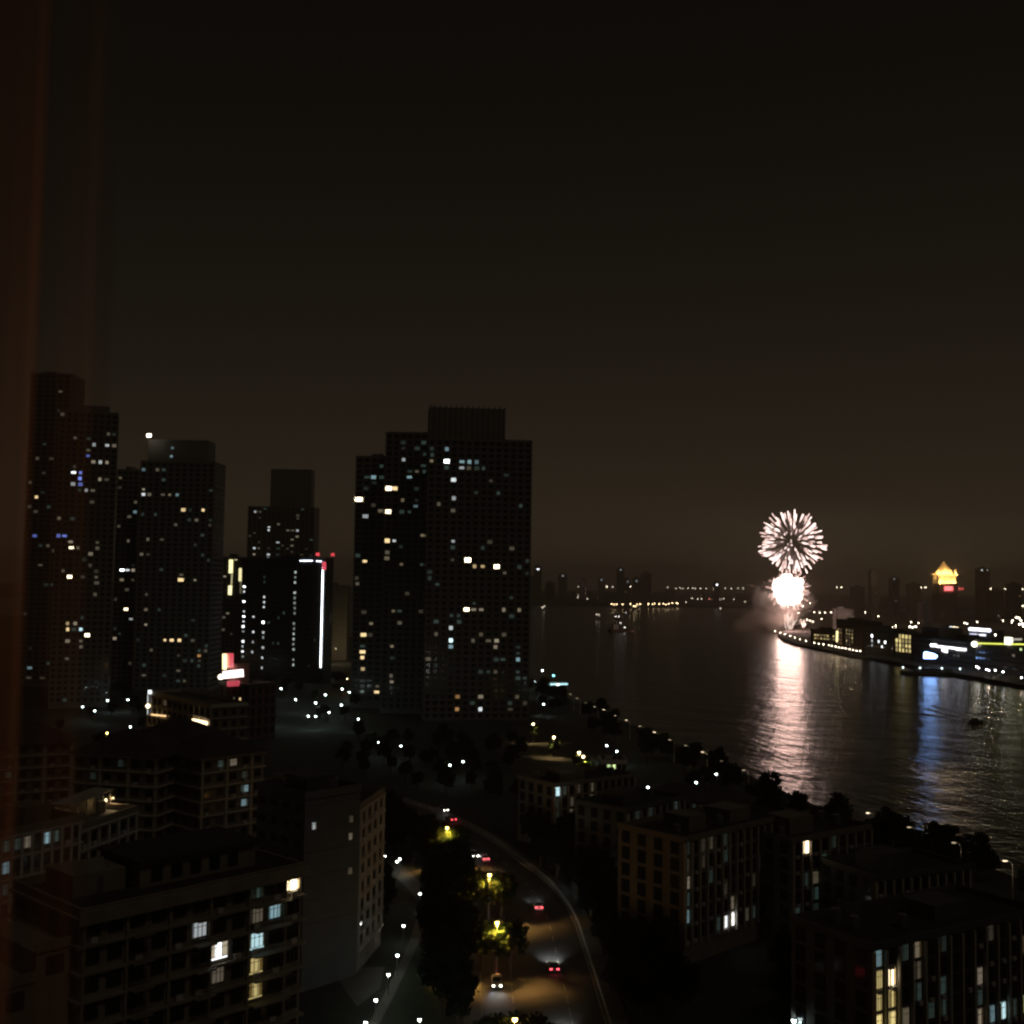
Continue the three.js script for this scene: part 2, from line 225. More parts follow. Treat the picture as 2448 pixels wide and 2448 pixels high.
building({ name: 'apartment_tower', label: 'dark tower with blue and white lit windows near the curtain', category: 'tower', sprinkle: .06, L: [1, 425, 900, 600], R: [1, 865, 900, 610], top: [1, 640, 430], deep: 24, wall: M.tower, bays: 9, ww: 1.9, trim: M.concrete, boxes: [[.1, .5, 5, .5]],
  lit: [[1, 720, 660, 'k'], [1, 778, 670, 'k'], [1, 828, 658, 'e'], [1, 630, 770, 'b'], [1, 697, 778, 'e'], [1, 740, 790, 'k'], [1, 785, 790, 'e'], [1, 548, 820, 'd'], [1, 545, 888, 'K'], [1, 543, 948, 'k'], [1, 612, 890, 'b'], [1, 612, 925, 'b'], [1, 606, 950, 'b'], [1, 745, 913, 'e'], [1, 775, 913, 'd'], [1, 655, 1022, 'k'], [1, 695, 1022, 'e'], [1, 685, 1087, 'd'], [1, 440, 1360, 'b'], [1, 475, 1355, 'b'], [1, 525, 1370, 'e'], [1, 522, 1437, 'W'], [1, 600, 1437, 'e'], [1, 670, 1490, 'e'], [1, 665, 1550, 'd'], [1, 512, 1640, 'W'], [1, 595, 1645, 'd'], [1, 735, 1675, 'e'], [1, 710, 1710, 'd'], [1, 740, 1400, 'd'], [1, 740, 1440, 'd'], [1, 735, 1610, 'd'], [1, 735, 1770, 'e'], [1, 700, 1775, 'd'], [5, 438, 97, 'w'], [5, 438, 165, 'w'], [5, 435, 228, 'e'], [5, 430, 350, 'd'], [5, 505, 105, 'e'], [5, 545, 150, 'C'], [5, 560, 180, 'W'], [5, 550, 222, 'w'], [5, 515, 232, 'e'], [5, 520, 285, 'e']] });
const t3 = building({ name: 'apartment_tower', label: 'dark tower with a bright lamp on its roof edge', category: 'tower', sprinkle: .06, L: [1, 1045, 900, 700], R: [1, 1600, 900, 700], top: [1, 1350, 800], deep: 26, wall: M.tower, bays: 11, ww: 2, trim: M.concrete, boxes: [],
  lit: [[1, 1085, 860, 'c'], [1, 1070, 990, 'e'], [1, 1075, 1040, 'k'], [1, 1115, 1048, 'e'], [1, 1200, 1050, 'd'], [1, 1310, 1052, 'c'], [1, 1385, 1160, 'w', 1.5], [1, 1525, 1165, 'w'], [1, 1468, 1215, 'e'], [1, 1305, 1262, 'd'], [1, 1090, 1365, 'e'], [1, 1185, 1362, 'd'], [1, 1075, 1465, 'e'], [1, 1110, 1468, 'd'], [1, 1370, 1628, 'd'], [1, 1365, 1692, 'w', 1.5], [1, 1450, 1690, 'e'], [1, 1080, 1785, 'd'], [1, 1575, 1510, 't'], [1, 1190, 850, 'd'], [5, 1090, 213, 'w'], [5, 1130, 220, 'w'], [5, 1180, 215, 'w'], [5, 1270, 215, 'd'], [5, 1315, 318, 'o'], [5, 945, 122, 'e'], [5, 930, 455, 'd'], [5, 1330, 360, 'd'], [5, 1180, 310, 'd'], [5, 1210, 350, 't']] });
{ const w = t3.W, H = t3.H, k = far(1, 1300, 625, 700).y - H; part(t3, 'crown', bx(w * .8, k, 18, -w * .02, H + k / 2 + .2, -12), M.tower); part(t3, 'roof_window', bx(1.6, 1.4, .2, -w * .1, H + k * .66, -2.9), litMat('c')); part(t3, 'roof_window', bx(1.4, 1.2, .2, -w * .11, H + k * .3, -2.9), litMat('c')); }
building({ name: 'apartment_tower', label: 'narrow dark tower squeezed between two taller lit towers', category: 'tower', sprinkle: .06, L: [1, 875, 900, 720], R: [1, 1035, 900, 720], top: [1, 950, 860], deep: 24, wall: M.tower, bays: 4, trim: M.concrete, lit: [[1, 885, 975, 'd'], [1, 968, 1395, 'e'], [1, 910, 1613, 'K'], [1, 955, 1613, 'k'], [1, 985, 1613, 'e'], [1, 1035, 1165, 'c'], [1, 1040, 1110, 'd'], [1, 950, 1880, 'W'], [5, 855, 90, 'k'], [5, 637, 213, 'e'], [1, 960, 1745, 'd']] });
building({ name: 'apartment_tower', label: 'hazy distant tower with small lights above the neon-edged block', category: 'tower', sprinkle: .06, L: [2, 215, 900, 1150], R: [2, 590, 900, 1150], top: [2, 450, 740], deep: 30, wall: M.tower, trim: M.concrete, bays: 14, boxes: [[.12, .62, 40, .6]], ww: 2.6,
  lit: [[2, 250, 767, 'k'], [2, 325, 848, 'k'], [2, 325, 872, 'k'], [2, 250, 883, 'd'], [2, 385, 828, 'e'], [2, 440, 865, 'e'], [2, 460, 867, 'e'], [2, 510, 868, 'k'], [2, 378, 943, 'k'], [2, 460, 915, 'e'], [2, 455, 955, 'e'], [2, 240, 970, 'k'], [2, 285, 965, 'e'], [2, 240, 998, 'e'], [2, 325, 1000, 'k'], [2, 320, 1022, 'k'], [2, 440, 975, 'd'], [2, 495, 805, 'd'], [2, 490, 900, 'e'], [2, 275, 940, 'd']] });
// block with white neon edge
const neonLit = [];
for (const y of [1175, 1208, 1275, 1310, 1345, 1380, 1415, 1450, 1485, 1520, 1555, 1590, 1625]) neonLit.push([2, 210 - (y - 1175) * .03, y, y % 2 ? 'K' : 'k']);
for (const y of [1245, 1280, 1310, 1380, 1450, 1480, 1520, 1585, 1630]) neonLit.push([2, 318 - (y - 1245) * .03, y, y === 1380 ? 'K' : 'k']);
for (const y of [1105, 1140, 1172, 1210, 1243, 1275, 1310, 1345, 1380, 1415, 1450, 1483, 1520, 1550, 1585, 1620]) neonLit.push([2, 486 - (y - 1105) * .03, y, 'g2']);
for (const [x, y] of [[242, 1345], [240, 1450], [236, 1482], [236, 1555]]) neonLit.push([2, x, y, 'k']);
for (const [x, y] of [[385, 1345], [410, 1345], [345, 1380], [345, 1510], [385, 1510], [590, 1470], [570, 1635], [318, 1170], [322, 1140]]) neonLit.push([2, x, y, 't']);
const neon = building({ name: 'office_block', label: 'dark office block outlined by a white neon edge', category: 'building', L: [2, 185, 1200, 800], R: [2, 648, 1200, 760], top: [2, 420, 1030], deep: 9, wall: M.glasswall, trim: M.darkwall, bays: 16, ww: 1.7, wh: 1.5, fh: 3.5, proud: .3, piers: false, lit: neonLit, boxes: [[.1, .3, 2.5, .3]] });
bar(neon, 'neon_tube', 2, 645, 1045, 631, 1640, .75, glow(.86, .93, 1, 5));
bar(neon, 'neon_tube', 2, 515, 1038, 585, 1038, .75, glow(.8, .86, 1, 4)); bar(neon, 'neon_tube', 2, 608, 1040, 636, 1042, .75, glow(.8, .86, 1, 4));
bar(neon, 'red_sign', 2, 655, 1045, 656, 1090, 2.2, glow(1, .1, .16, .8), 1.4);
for (const [x, y, k] of [[600, 1001, 1.2], [685, 1003, .9]]) { const p = local(neon, 2, x, y, -2); part(neon, 'red_beacon', new THREE.CylinderGeometry(1.1, 1.3, 1.9, 10), glow(1, .08, .1, k), p); part(neon, 'beacon_post', bx(.3, Math.max(.5, p.y - neon.H), .3, p.x, (p.y + neon.H) / 2 - .8, p.z), M.pole); }
const yel = building({ name: 'office_block', label: 'narrow block with yellow light tubes beside the neon-edged block', category: 'building', L: [2, 75, 1200, 860], R: [2, 190, 1200, 860], top: [2, 140, 1025], deep: 20, wall: M.darkwall, bays: 5, trim: M.darkwall, lit: [[2, 115, 1345, 'e'], [2, 65, 1360, 'd'], [2, 45, 1130, 'e'], [2, 90, 1420, 'd'], [2, 120, 1440, 'd']] });
bar(yel, 'light_tube', 2, 125, 1032, 123, 1108, 2.6, glow(1, .9, .45, 1.7)); bar(yel, 'light_tube', 2, 120, 1178, 118, 1230, 2.4, glow(1, .9, .5, 1.7)); bar(yel, 'light_tube', 2, 130, 1112, 127, 1176, .8, glow(1, .9, .5, .6)); bar(yel, 'light_tube', 2, 177, 1080, 175, 1154, 1.9, glow(1, .9, .45, 1.2)); bar(yel, 'light_tube', 2, 180, 1160, 178, 1222, 1, glow(1, .9, .5, .12)); bar(yel, 'light_tube', 2, 142, 1033, 160, 1033, .7, glow(1, .9, .5, .6));
building({ name: 'apartment_block', label: 'pale beige slab block standing right behind the neon edge', L: [2, 655, 1300, 980], R: [2, 775, 1300, 980], top: [2, 710, 1185], deep: 18, wall: M.cream, bays: 9, ww: 1.6, trim: M.cream, pier: 1.6, proud: .8 });
{ const p = far(2, 712, 1600, 948), g = thing('street_lamp', 'warm lamp in front of the pale beige slab block', 'lamp post', V(p.x, 0, p.z)); part(g, 'pole', new THREE.CylinderGeometry(.08, .14, 12, 8), M.pole, V(0, 6, 0)); part(g, 'lamp_head', new THREE.SphereGeometry(.24, 12, 8), glow(1, .78, .45, 6), V(0, 12.2, 0)); const l = new THREE.PointLight(lin(1, .78, .45), 420); l.position.set(0, 12.2, 0); l.castShadow = true; l.shadow.radius = 8; g.add(l); }
// block with the red and pink roof signs
const signB = building({ name: 'commercial_block', label: 'block with red upright sign and long lit slit windows', L: [5, 1440, 700, 500], R: [5, 1645, 700, 490], top: [5, 1540, 525], deep: 16, wall: M.brick, trim: M.darkwall, bays: 5, fh: 4.4, wh: 3.1, ww: .9, proud: .4, lit: [[5, 1562, 620, 'w'], [5, 1600, 620, 'w'], [5, 1597, 705, 'w'], [5, 1558, 705, 'e'], [5, 1557, 800, 'w'], [5, 1595, 800, 'w'], [5, 1550, 860, 'e'], [5, 1592, 845, 'w'], [5, 1480, 620, 'd'], [5, 1525, 620, 'd'], [5, 1480, 705, 'd']], boxes: [[-.3, .25, 9, .5]] });
bar(signB, 'upright_sign', 5, 1490, 310, 1490, 405, 4, glow(1, .08, .12, .7), -1.5); bar(signB, 'upright_sign_core', 5, 1488, 312, 1488, 415, 1.6, glow(1, .82, .4, 2.2), .6); bar(signB, 'sign_board', 5, 1470, 452, 1585, 440, 3.2, glow(1, .72, .72, 3), -1); bar(signB, 'sign_board', 5, 1510, 510, 1580, 505, 2.4, glow(1, .1, .16, .5), .4); part(signB, 'sign_lamp', new THREE.SphereGeometry(1.2, 12, 8), glow(1, .85, .6, 4), local(signB, 5, 1477, 462, 1.8));
// low terrace hall with orange eaves light
const hall = building({ name: 'terrace_hall', label: 'long low hall with orange lit eaves and a white corner lamp', L: [5, 975, 700, 455], R: [5, 1395, 700, 410], top: [5, 1180, 620], deep: 14, wall: M.beige, bays: 12, fh: 4, wh: 2, trim: M.trim, proud: .5, lit: [[5, 1075, 665, 'd'], [5, 1100, 665, 'd']], boxes: [] });
bar(hall, 'corner_light', 5, 987, 580, 985, 712, .35, glow(.85, .95, 1, .7)); bar(hall, 'corner_lamp', 5, 1000, 552, 1000, 575, 1.5, glow(.88, .97, 1, 1.6)); bar(hall, 'eaves_light', 5, 1010, 712, 1105, 722, .5, glow(1, .65, .3, 1.6)); bar(hall, 'eaves_light', 5, 1285, 752, 1375, 770, 1.3, glow(1, .74, .42, 3)); part(hall, 'eaves_lamp', new THREE.SphereGeometry(.8, 12, 8), glow(1, .78, .5, 5), local(hall, 5, 995, 655, 1.2));

// ---------- mid-rise housing on the near left ----------
const lowGroup = 'hip roofed housing blocks';
for (const [L, Rr, top, lit, label] of [
  [[5, 900, 860, 330], [5, 1250, 880, 322], [5, 1100, 865], [[5, 1150, 1060, 't'], [5, 1325, 1000, 't']], 'hip roofed block in front of the low orange lit hall'],
  [[5, -80, 860, 290], [5, 480, 930, 300], [5, 200, 905], [[5, 15, 1100, 'g'], [5, 35, 1090, 't']], 'hip roofed block in front of the yellow tree lamp'],
  [[5, 1330, 1000, 250], [5, 1740, 1000, 262], [5, 1530, 985], [[5, 1635, 1215, 'c'], [5, 1640, 1295, 'c'], [5, 1525, 1060, 'e'], [5, 1650, 1120, 't'], [5, 1430, 1050, 't']], 'hip roofed block with a column of cyan lit windows'],
  [[5, 480, 1010, 255], [5, 1040, 1030, 250], [5, 800, 990], [[5, 790, 1025, 't'], [5, 640, 1090, 't']], 'hip roofed unlit block behind the lit roof terrace'],
]) building({ name: 'housing_block', label, group: lowGroup, L, R: Rr, top, deep: 15, wall: M.beige, lit, roof: 'hip', wh: 1.5, ww: 1.7, proud: .4, pierEvery: 2, near: true });
const pent = building({ name: 'housing_block', label: 'flat roofed block carrying a warm lit roof pavilion', L: [5, 300, 1440, 176], R: [5, 900, 1400, 200], top: [5, 560, 1455], deep: 16, wall: M.beige, near: true, bays: 9, wh: 1.5, proud: .4, boxes: [], lit: [[6, 55, 420, 't']] });
{ // roof pavilion: posts, slanting roof, back wall, two lamps
  const g = thing('roof_pavilion', 'small roof terrace pavilion lit by warm lamps', 'pavilion', V(0, 0, 0)); const P = gnd(5, 560, 1420, pent.H + .2); P.add(V(-1.5, 0, -5)); g.position.copy(P); g.rotation.y = pent.rotation.y;
  part(g, 'back_wall', bx(11, 2.8, .2, 0, 1.4, -2.6), M.beige); part(g, 'roof', bx(12.4, .18, 4.2, .3, 3.05, -1.2).applyMatrix4(new THREE.Matrix4().makeRotationZ(.05)), M.trim); part(g, 'floor_deck', bx(12, .12, 6, 0, .06, 0), M.paving);
  for (let i = 0; i < 6; i++) part(g, 'post', bx(.16, 2.7, .16, -5.6 + i * 2.25, 1.45, .6), M.trim);
  for (const [x, k, r] of [[3.9, 3, .22], [6.1, 1.5, .16], [-5.3, 2.5, .25]]) { part(g, 'lamp', new THREE.SphereGeometry(r, 12, 8), glow(1, .75, .42, k * 2), V(x, x < 0 ? .9 : 1.9, .9)); const l = new THREE.PointLight(lin(1, .68, .34), k * 18); l.position.set(x, x < 0 ? .9 : 1.9, .9); l.castShadow = true; l.shadow.radius = 10; g.add(l); } }
building({ name: 'housing_block', label: 'block with pale blue windows behind the stepped terrace block', L: [6, -60, 420, 165], R: [6, 460, 400, 178], top: [6, 200, 330], deep: 14, wall: M.beige, near: true, frames: true, bays: 9, wh: 1.7, ww: 2, proud: .4, boxes: [[.2, .3, 2.6, .4]], lit: [[6, 55, 410, 't'], [6, 65, 440, 't'], [6, 130, 390, 'e'], [6, 130, 400, 'e'], [6, 255, 395, 'c'], [6, 300, 400, 'C'], [6, 350, 400, 't'], [6, 50, 555, 'c'], [6, 20, 650, 't']] });
// stepped block with lit living rooms
const fb = building({ name: 'housing_block', label: 'stepped terrace block with large lit living room windows', L: [6, 470, 800, 127], R: [6, 1745, 540, 149], top: [6, 1100, 690], deep: 17, wall: M.cream, near: true, frames: true, bays: 11, ww: 1.75, wh: 1.75, fh: 3, proud: .5, pier: .35, pierEvery: 2, trim: M.cream, parapet: 1, boxes: [],
  lit: [[6, 1440, 690, 'w'], [6, 1540, 650, 't'], [6, 1685, 615, 'W'], [6, 1560, 770, 'c'], [6, 1115, 855, 'k'], [6, 1255, 990, 'K', 1.35], [6, 1435, 950, 'C', 1.2], [6, 1440, 800, 'd'], [6, 1425, 1085, 'y', 1.1], [6, 1420, 1215, 'y', 1.1], [6, 1245, 1115, 'd']] });
{ const w = fb.W, H = fb.H;
  part(fb, 'penthouse', bx(w * .55, 3.2, 9, w * .12, H + 1.8, -10.5), M.cream); part(fb, 'penthouse_roof', bx(w * .55 + 1.2, .3, 10.4, w * .12, H + 3.56, -10.5), M.rooftile); part(fb, 'penthouse', bx(w * .22, 2.6, 7, -w * .3, H + 1.5, -11), M.cream);
  for (let i = 0; i < 5; i++) part(fb, 'penthouse_window', bx(1.5, 1.7, .1, w * (-.08 + i * .09), H + 1.7, -5.94), M.glass);
  for (let k = 0; k < 4; k++) { const hh = H - 3 * (k + 1), tx = -w / 2 - 2.1 - 4.2 * k; part(fb, 'terrace_tier', bx(4.2, hh, 13 - k * 1.5, tx, hh / 2, -8 + k * .6), M.cream); part(fb, 'terrace_parapet', bx(4.5, 1.05, .22, tx, hh + .52, -1.4 - k * .15), M.cream); part(fb, 'terrace_window', bx(2, 1.9, .1, tx, hh - 1.6, -1.45 - k * .15), M.glass); }
  part(fb, 'roof_band', bx(w + 1.2, 1.5, .3, 0, H + .2, .72), M.cream);
  const rl = merge([bx(2.5, .08, .08, 0, 1, 0), bx(2.5, .06, .06, 0, .2, 0), ...[...Array(9)].map((_, i) => bx(.04, .9, .04, -1.2 + i * .3, .55, 0))]), dk = bx(2.6, .14, 1.1);
  for (let j = 0; j < 10; j++) for (const i of [2, 5, 8, 9]) { const x = -w / 2 + (i + .5) * w / 11, y = H - 3 * (j + 1); if (y < 2) continue; const b = part(fb, 'balcony', dk, M.cream, V(x, y + .24, 1.46)); part(b, 'railing', rl, M.rail, V(0, .07, .5)); } }
const slabB = building({ name: 'housing_block', label: 'plain faced slab block with one dotted lit stairwell column', L: [12, 362, 900, 196], R: [12, 745, 900, 205], top: [12, 560, 360], deep: 14, wall: M.darkwall, near: true, bays: 3, ww: .8, wh: 1.2, fh: 3, slabs: false, piers: false, boxes: [[0, .5, 3, .5]], parapet: 1.4, blank: true, lit: [[12, 698, 468, 'K'], [12, 698, 505, 'e'], [12, 698, 565, 'd'], [12, 698, 600, 'e'], [12, 690, 830, 'd'], [12, 285, 535, 'k']] });
for (let j = 0; j < 8; j++) part(slabB, 'string_course', bx(slabB.W + .2, .12, .1, 0, slabB.H - 4 * j - 1, .05), M.darkwall);
building({ name: 'housing_block', label: 'unlit side block joined to the plain faced slab', L: [12, 745, 900, 206], R: [12, 905, 900, 222], top: [12, 830, 395], deep: 14, wall: M.beige, near: true, bays: 4, wh: 1.3, ww: 1.3, boxes: [[0, .4, 2.2, .4]] });
building({ name: 'housing_block', label: 'narrow dark block behind the plain faced slab with slit light', L: [12, 60, 600, 232], R: [12, 350, 600, 232], top: [12, 200, 330], deep: 13, wall: M.beige, near: true, bays: 6, wh: 1.3, ww: .6, boxes: [[0, .3, 2.5, .4]], lit: [[12, 285, 535, 'k'], [12, 195, 650, 'e']] });

// ---------- mid-rise housing between road and river ----------
building({ name: 'riverside_block', label: 'riverside block with a pale lit stairwell on its end', L: [11, 235, 900, 300], R: [11, 860, 850, 318], top: [11, 540, 615], deep: 15, wall: M.beige, near: true, slabs: false, sprinkle: .15, bays: 12, wh: 2.3, ww: 1.5, pier: .4, proud: .5, lit: [[11, 270, 645, 'K'], [11, 270, 705, 'C'], [11, 270, 770, 't'], [11, 270, 840, 't'], [11, 350, 760, 'd'], [11, 350, 820, 'd'], [11, 345, 900, 'd'], [11, 330, 1000, 'd'], [11, 430, 835, 'd'], [11, 440, 690, 'd'], [11, 720, 1030, 't'], [11, 850, 670, 't']] });
building({ name: 'riverside_block', label: 'unlit riverside block standing in the middle of the row', L: [11, 800, 1000, 262], R: [11, 1240, 1000, 280], top: [11, 1020, 800], deep: 15, wall: M.darkwall, near: true, slabs: false, sprinkle: .15, bays: 9, wh: 2.3, ww: 1.6, pier: .4, proud: .7, lit: [[11, 1100, 900, 'd'], [11, 870, 905, 't'], [11, 980, 885, 't']] });
building({ name: 'riverside_block', label: 'riverside block with tall teal stairwell windows', L: [11, 1235, 1400, 212], R: [8, 900, 700, 236], top: [11, 1600, 985], deep: 16, wall: M.beige, near: true, slabs: false, sprinkle: .15, frames: true, bays: 15, wh: 2.4, ww: 1.15, pier: .4, proud: .6, boxes: [[-.2, .15, 3, .4], [.2, .2, 2.6, .4]],
  lit: [[11, 1370, 1040, 'd'], [11, 1400, 1100, 'd'], [11, 1370, 1150, 'd'], [11, 1400, 1220, 'd'], [11, 1255, 1090, 't'], [11, 1285, 1500, 't'], [11, 1285, 1620, 'c'], [11, 1290, 1410, 'e'], [11, 1540, 1800, 'K'], [11, 1628, 1800, 'K'], [11, 1628, 1575, 'e'], [11, 1560, 1390, 'd'], [11, 1545, 1100, 't'], [11, 1885, 1190, 'C'], [13, 110, 230, 't'], [13, 165, 310, 'c'], [13, 222, 250, 'c'], [13, 222, 330, 'c'], [13, 278, 240, 'c'], [13, 278, 340, 'c'], [13, 222, 410, 't'], [13, 170, 450, 't'], [13, 60, 740, 't'], [13, 165, 720, 't']] });
building({ name: 'riverside_block', label: 'riverside block with a single orange lit stair window', L: [13, 330, 500, 222], R: [13, 880, 500, 236], top: [13, 600, 60], deep: 16, wall: M.beige, near: true, slabs: false, sprinkle: .15, frames: true, bays: 9, wh: 2.4, ww: 1.5, pier: .4, lit: [[13, 412, 200, 'W'], [13, 615, 290, 'o'], [13, 410, 685, 'e'], [13, 520, 650, 'e'], [13, 785, 635, 'e'], [13, 775, 865, 't'], [13, 720, 840, 't'], [13, 500, 880, 't'], [13, 430, 415, 't'], [13, 520, 415, 't']] });
building({ name: 'riverside_block', label: 'riverside block with warm tall windows over bright shopfronts', L: [13, 880, 1000, 166], R: [13, 2050, 1000, 186], top: [13, 1300, 720], deep: 16, wall: M.darkwall, near: true, slabs: false, sprinkle: .15, frames: true, bays: 14, wh: 2.5, ww: 1.3, pier: .4, proud: .6, boxes: [[.1, .2, 2.6, .4]],
  lit: [[13, 960, 680, 'c'], [13, 955, 1060, 'y'], [13, 1020, 1090, 'W'], [13, 955, 1230, 'y'], [13, 1020, 1240, 'y'], [13, 955, 1330, 'y'], [13, 1020, 1330, 'y'], [13, 1230, 1215, 'C'], [13, 1290, 1235, 'c'], [13, 1180, 1200, 't'], [13, 1635, 1050, 'e'], [13, 1635, 1290, 'e'], [13, 1720, 1240, 'c'], [13, 1800, 1270, 'C'], [13, 1800, 1330, 'C'], [13, 1930, 1265, 'g'], [13, 1330, 860, 't'], [13, 1075, 735, 't'], [13, 1320, 1330, 'd'], [13, 1320, 1250, 't']] });
building({ name: 'riverside_block', label: 'unlit low block near the promenade at the river bend', L: [11, 900, 720, 345], R: [11, 1700, 900, 330], top: [11, 1350, 760], deep: 14, wall: M.darkwall, near: true, slabs: false, sprinkle: .15, bays: 14, wh: 1.5, roof: 'hip', rh: 3.5 });
building({ name: 'kiosk_building', label: 'small park building with green white doorway', L: [11, 600, 600, 352], R: [11, 800, 600, 352], top: [11, 700, 470], deep: 8, wall: M.white, near: true, bays: 5, wh: 4.2, ww: 1.4, fh: 5, boxes: [], base: 0, lit: [[11, 657, 545, 'g'], [11, 706, 545, 'g']] });

building({ name: 'riverside_block', label: 'unlit riverside block behind the bright shopfront block', L: [13, 900, 500, 212], R: [13, 1560, 600, 222], top: [13, 1200, 330], deep: 15, wall: M.darkwall, near: true, slabs: false, bays: 11, wh: 2.3, ww: 1.4, pier: .4, proud: .6, lit: [[13, 1075, 735, 'd'], [13, 965, 680, 'c']] });
// ---------- road ----------
const edgeL = [[915, 2080], [912, 1960], [908, 1880], [906, 1800], [904, 1730], [893, 1675], [868, 1630], [820, 1588], [760, 1552], [700, 1525], [620, 1500]].map(([x, y]) => gnd(0, x, y));
const edgeR = [[1190, 2080], [1152, 1960], [1128, 1880], [1103, 1800], [1078, 1730], [1040, 1675], [985, 1630], [925, 1586], [850, 1546], [770, 1516], [660, 1488]].map(([x, y]) => gnd(0, x, y));
const cL = new THREE.CatmullRomCurve3(edgeL), cR = new THREE.CatmullRomCurve3(edgeR);
function ribbon(a, b, y, n = 80) {          // strip between two curves, uv in metres
  const P = [], U = [], I = [];
  for (let i = 0; i <= n; i++) { const p = a.getPoint(i / n), q = b.getPoint(i / n); P.push(p.x, y, p.z, q.x, y, q.z); U.push(p.x, p.z, q.x, q.z); if (i < n) { const k = i * 2; I.push(k, k + 1, k + 2, k + 1, k + 3, k + 2); } }
  const g = new THREE.BufferGeometry(); g.setAttribute('position', new THREE.Float32BufferAttribute(P, 3)); g.setAttribute('uv', new THREE.Float32BufferAttribute(U, 2)); g.setIndex(I); g.computeVertexNormals(); return g;
}
function offset(curve, other, k, n = 40) { const a = []; for (let i = 0; i <= n; i++) { const p = curve.getPoint(i / n), q = other.getPoint(i / n); a.push(p.clone().add(p.clone().sub(q).normalize().multiplyScalar(k))); } return new THREE.CatmullRomCurve3(a); }
const road = structure('road', ribbon(cL, cR, .02), M.asphalt);
const across = (s, t) => { const p = cL.getPoint(s), q = cR.getPoint(s); return p.lerp(q, t); };
const dash = bx(.18, .012, 3.6);
for (let i = 0; i < 34; i++) for (const t of [.27, .73]) { const s = (i + .5) / 34, p = across(s, t), q = across(Math.min(1, s + .01), t); part(road, 'lane_mark', dash, M.paint, V(p.x, .03, p.z), Math.atan2(q.x - p.x, q.z - p.z)); }
const walkL = offset(cL, cR, 4.2), walkR = offset(cR, cL, 3.6);
structure('pavement', ribbon(walkL, cL, .14), M.paving); structure('pavement', ribbon(cR, walkR, .14), M.paving);
function kerb(curve, n = 80) { const a = []; for (let i = 0; i < n; i++) { const p = curve.getPoint(i / n), q = curve.getPoint((i + 1) / n), l = p.distanceTo(q), m = p.clone().add(q).multiplyScalar(.5); a.push(bx(.22, .15, l - .03).rotateY(Math.atan2(q.x - p.x, q.z - p.z)).translate(m.x, .08, m.z)); } return merge(a); }
structure('kerb', kerb(cL), M.kerb); structure('kerb', kerb(cR), M.kerb);
{ // low guard railing along the river side of the road
  const g = thing('guard_railing', 'pale metal railing along the river side of the road', 'railing', V(0, 0, 0)), c = offset(cR, cL, .5), rails = [];
  for (let i = 0; i < 90; i++) { const p = c.getPoint(i / 90), q = c.getPoint((i + 1) / 90), l = p.distanceTo(q), m = p.clone().add(q).multiplyScalar(.5), th = Math.atan2(q.x - p.x, q.z - p.z); for (const y of [.6, 1.15]) rails.push(bx(.05, .06, l).rotateY(th).translate(m.x, y, m.z)); part(g, 'post', bx(.07, 1.1, .07), M.trim, V(p.x, .69, p.z)); }
  part(g, 'rail', merge(rails), M.trim); }
// park paths, plaza and lawn to the left of the road
const pathA = new THREE.CatmullRomCurve3([[7, 330, 880], [7, 440, 990], [7, 545, 1130], [7, 520, 1300], [7, 460, 1460], [7, 370, 1640], [7, 290, 1800], [7, 210, 1950]].map((a) => gnd(...a)));
const pathB = new THREE.CatmullRomCurve3([[7, 420, 850], [7, 560, 990], [7, 640, 1140], [7, 580, 1310], [7, 515, 1480], [7, 430, 1660], [7, 350, 1820], [7, 270, 1970]].map((a) => gnd(...a)));
structure('park_path', ribbon(pathA, pathB, .03), M.paving);
structure('plaza', slab([[7, -30, 1560], [7, 330, 1550], [7, 300, 1690], [7, 150, 1810], [7, 90, 1730]].map((a) => gnd(...a)), .02, .3), M.paving);
structure('lawn', slab([[7, 520, 1500], [7, 900, 1480], [7, 900, 2050], [7, 300, 2050]].map((a) => gnd(...a)), .025, .3), M.lawn);

// ---------- lamps ----------
const sphere = new THREE.SphereGeometry(1, 14, 10);
const poleGeo = new THREE.CylinderGeometry(.05, .09, 1, 8), fatPole = new THREE.CylinderGeometry(.12, .2, 1, 8);
/* lamp post: its head is seen at a photo point; the post stands on level base below it */
function lamp(o, z, x, y) {
  const p = gnd(z, x, y, o.base + o.h), d = p.length(), r = Math.max(o.r ?? .22, (o.px ?? .55) * d / F);
  const g = thing(o.name, o.label, 'lamp post', V(p.x, o.base, p.z), 0, o.group);
  part(g, 'pole', d > 900 ? fatPole : poleGeo, M.pole, V(0, (o.h - r) / 2, 0)).scale.set(1, o.h - r, 1);
  part(g, 'lamp_head', sphere, o.mat, V(0, o.h, 0)).scale.setScalar(r);
  if (d < 900) part(g, 'lamp_cap', new THREE.CylinderGeometry(.1, r * 1.05, r * .4, 12), M.frame, V(0, o.h + r * .95, 0));
  if (o.spot) { const l = new THREE.SpotLight(o.col, o.spot, 0, 1.16, .35); l.position.set(0, o.h - r - .12, 0); l.target.position.set(.6, 0, -.8); l.castShadow = true; l.shadow.radius = 10; g.add(l, l.target); }
  if (o.cd) { const l = new THREE.PointLight(o.col, o.cd); l.position.set(0, o.h - r - .15, 0); l.castShadow = true; l.shadow.radius = 8; g.add(l); }
  return g;
}
const wLamp = glow(.95, 1, .92, 12), oLamp = glow(1, .7, .36, 14), cLamp = glow(.82, 1, .98, 12), fLamp = glow(1, .84, .62, 14), dLamp = glow(1, .86, .66, 4), pLamp = glow(.95, .93, 1, 18);
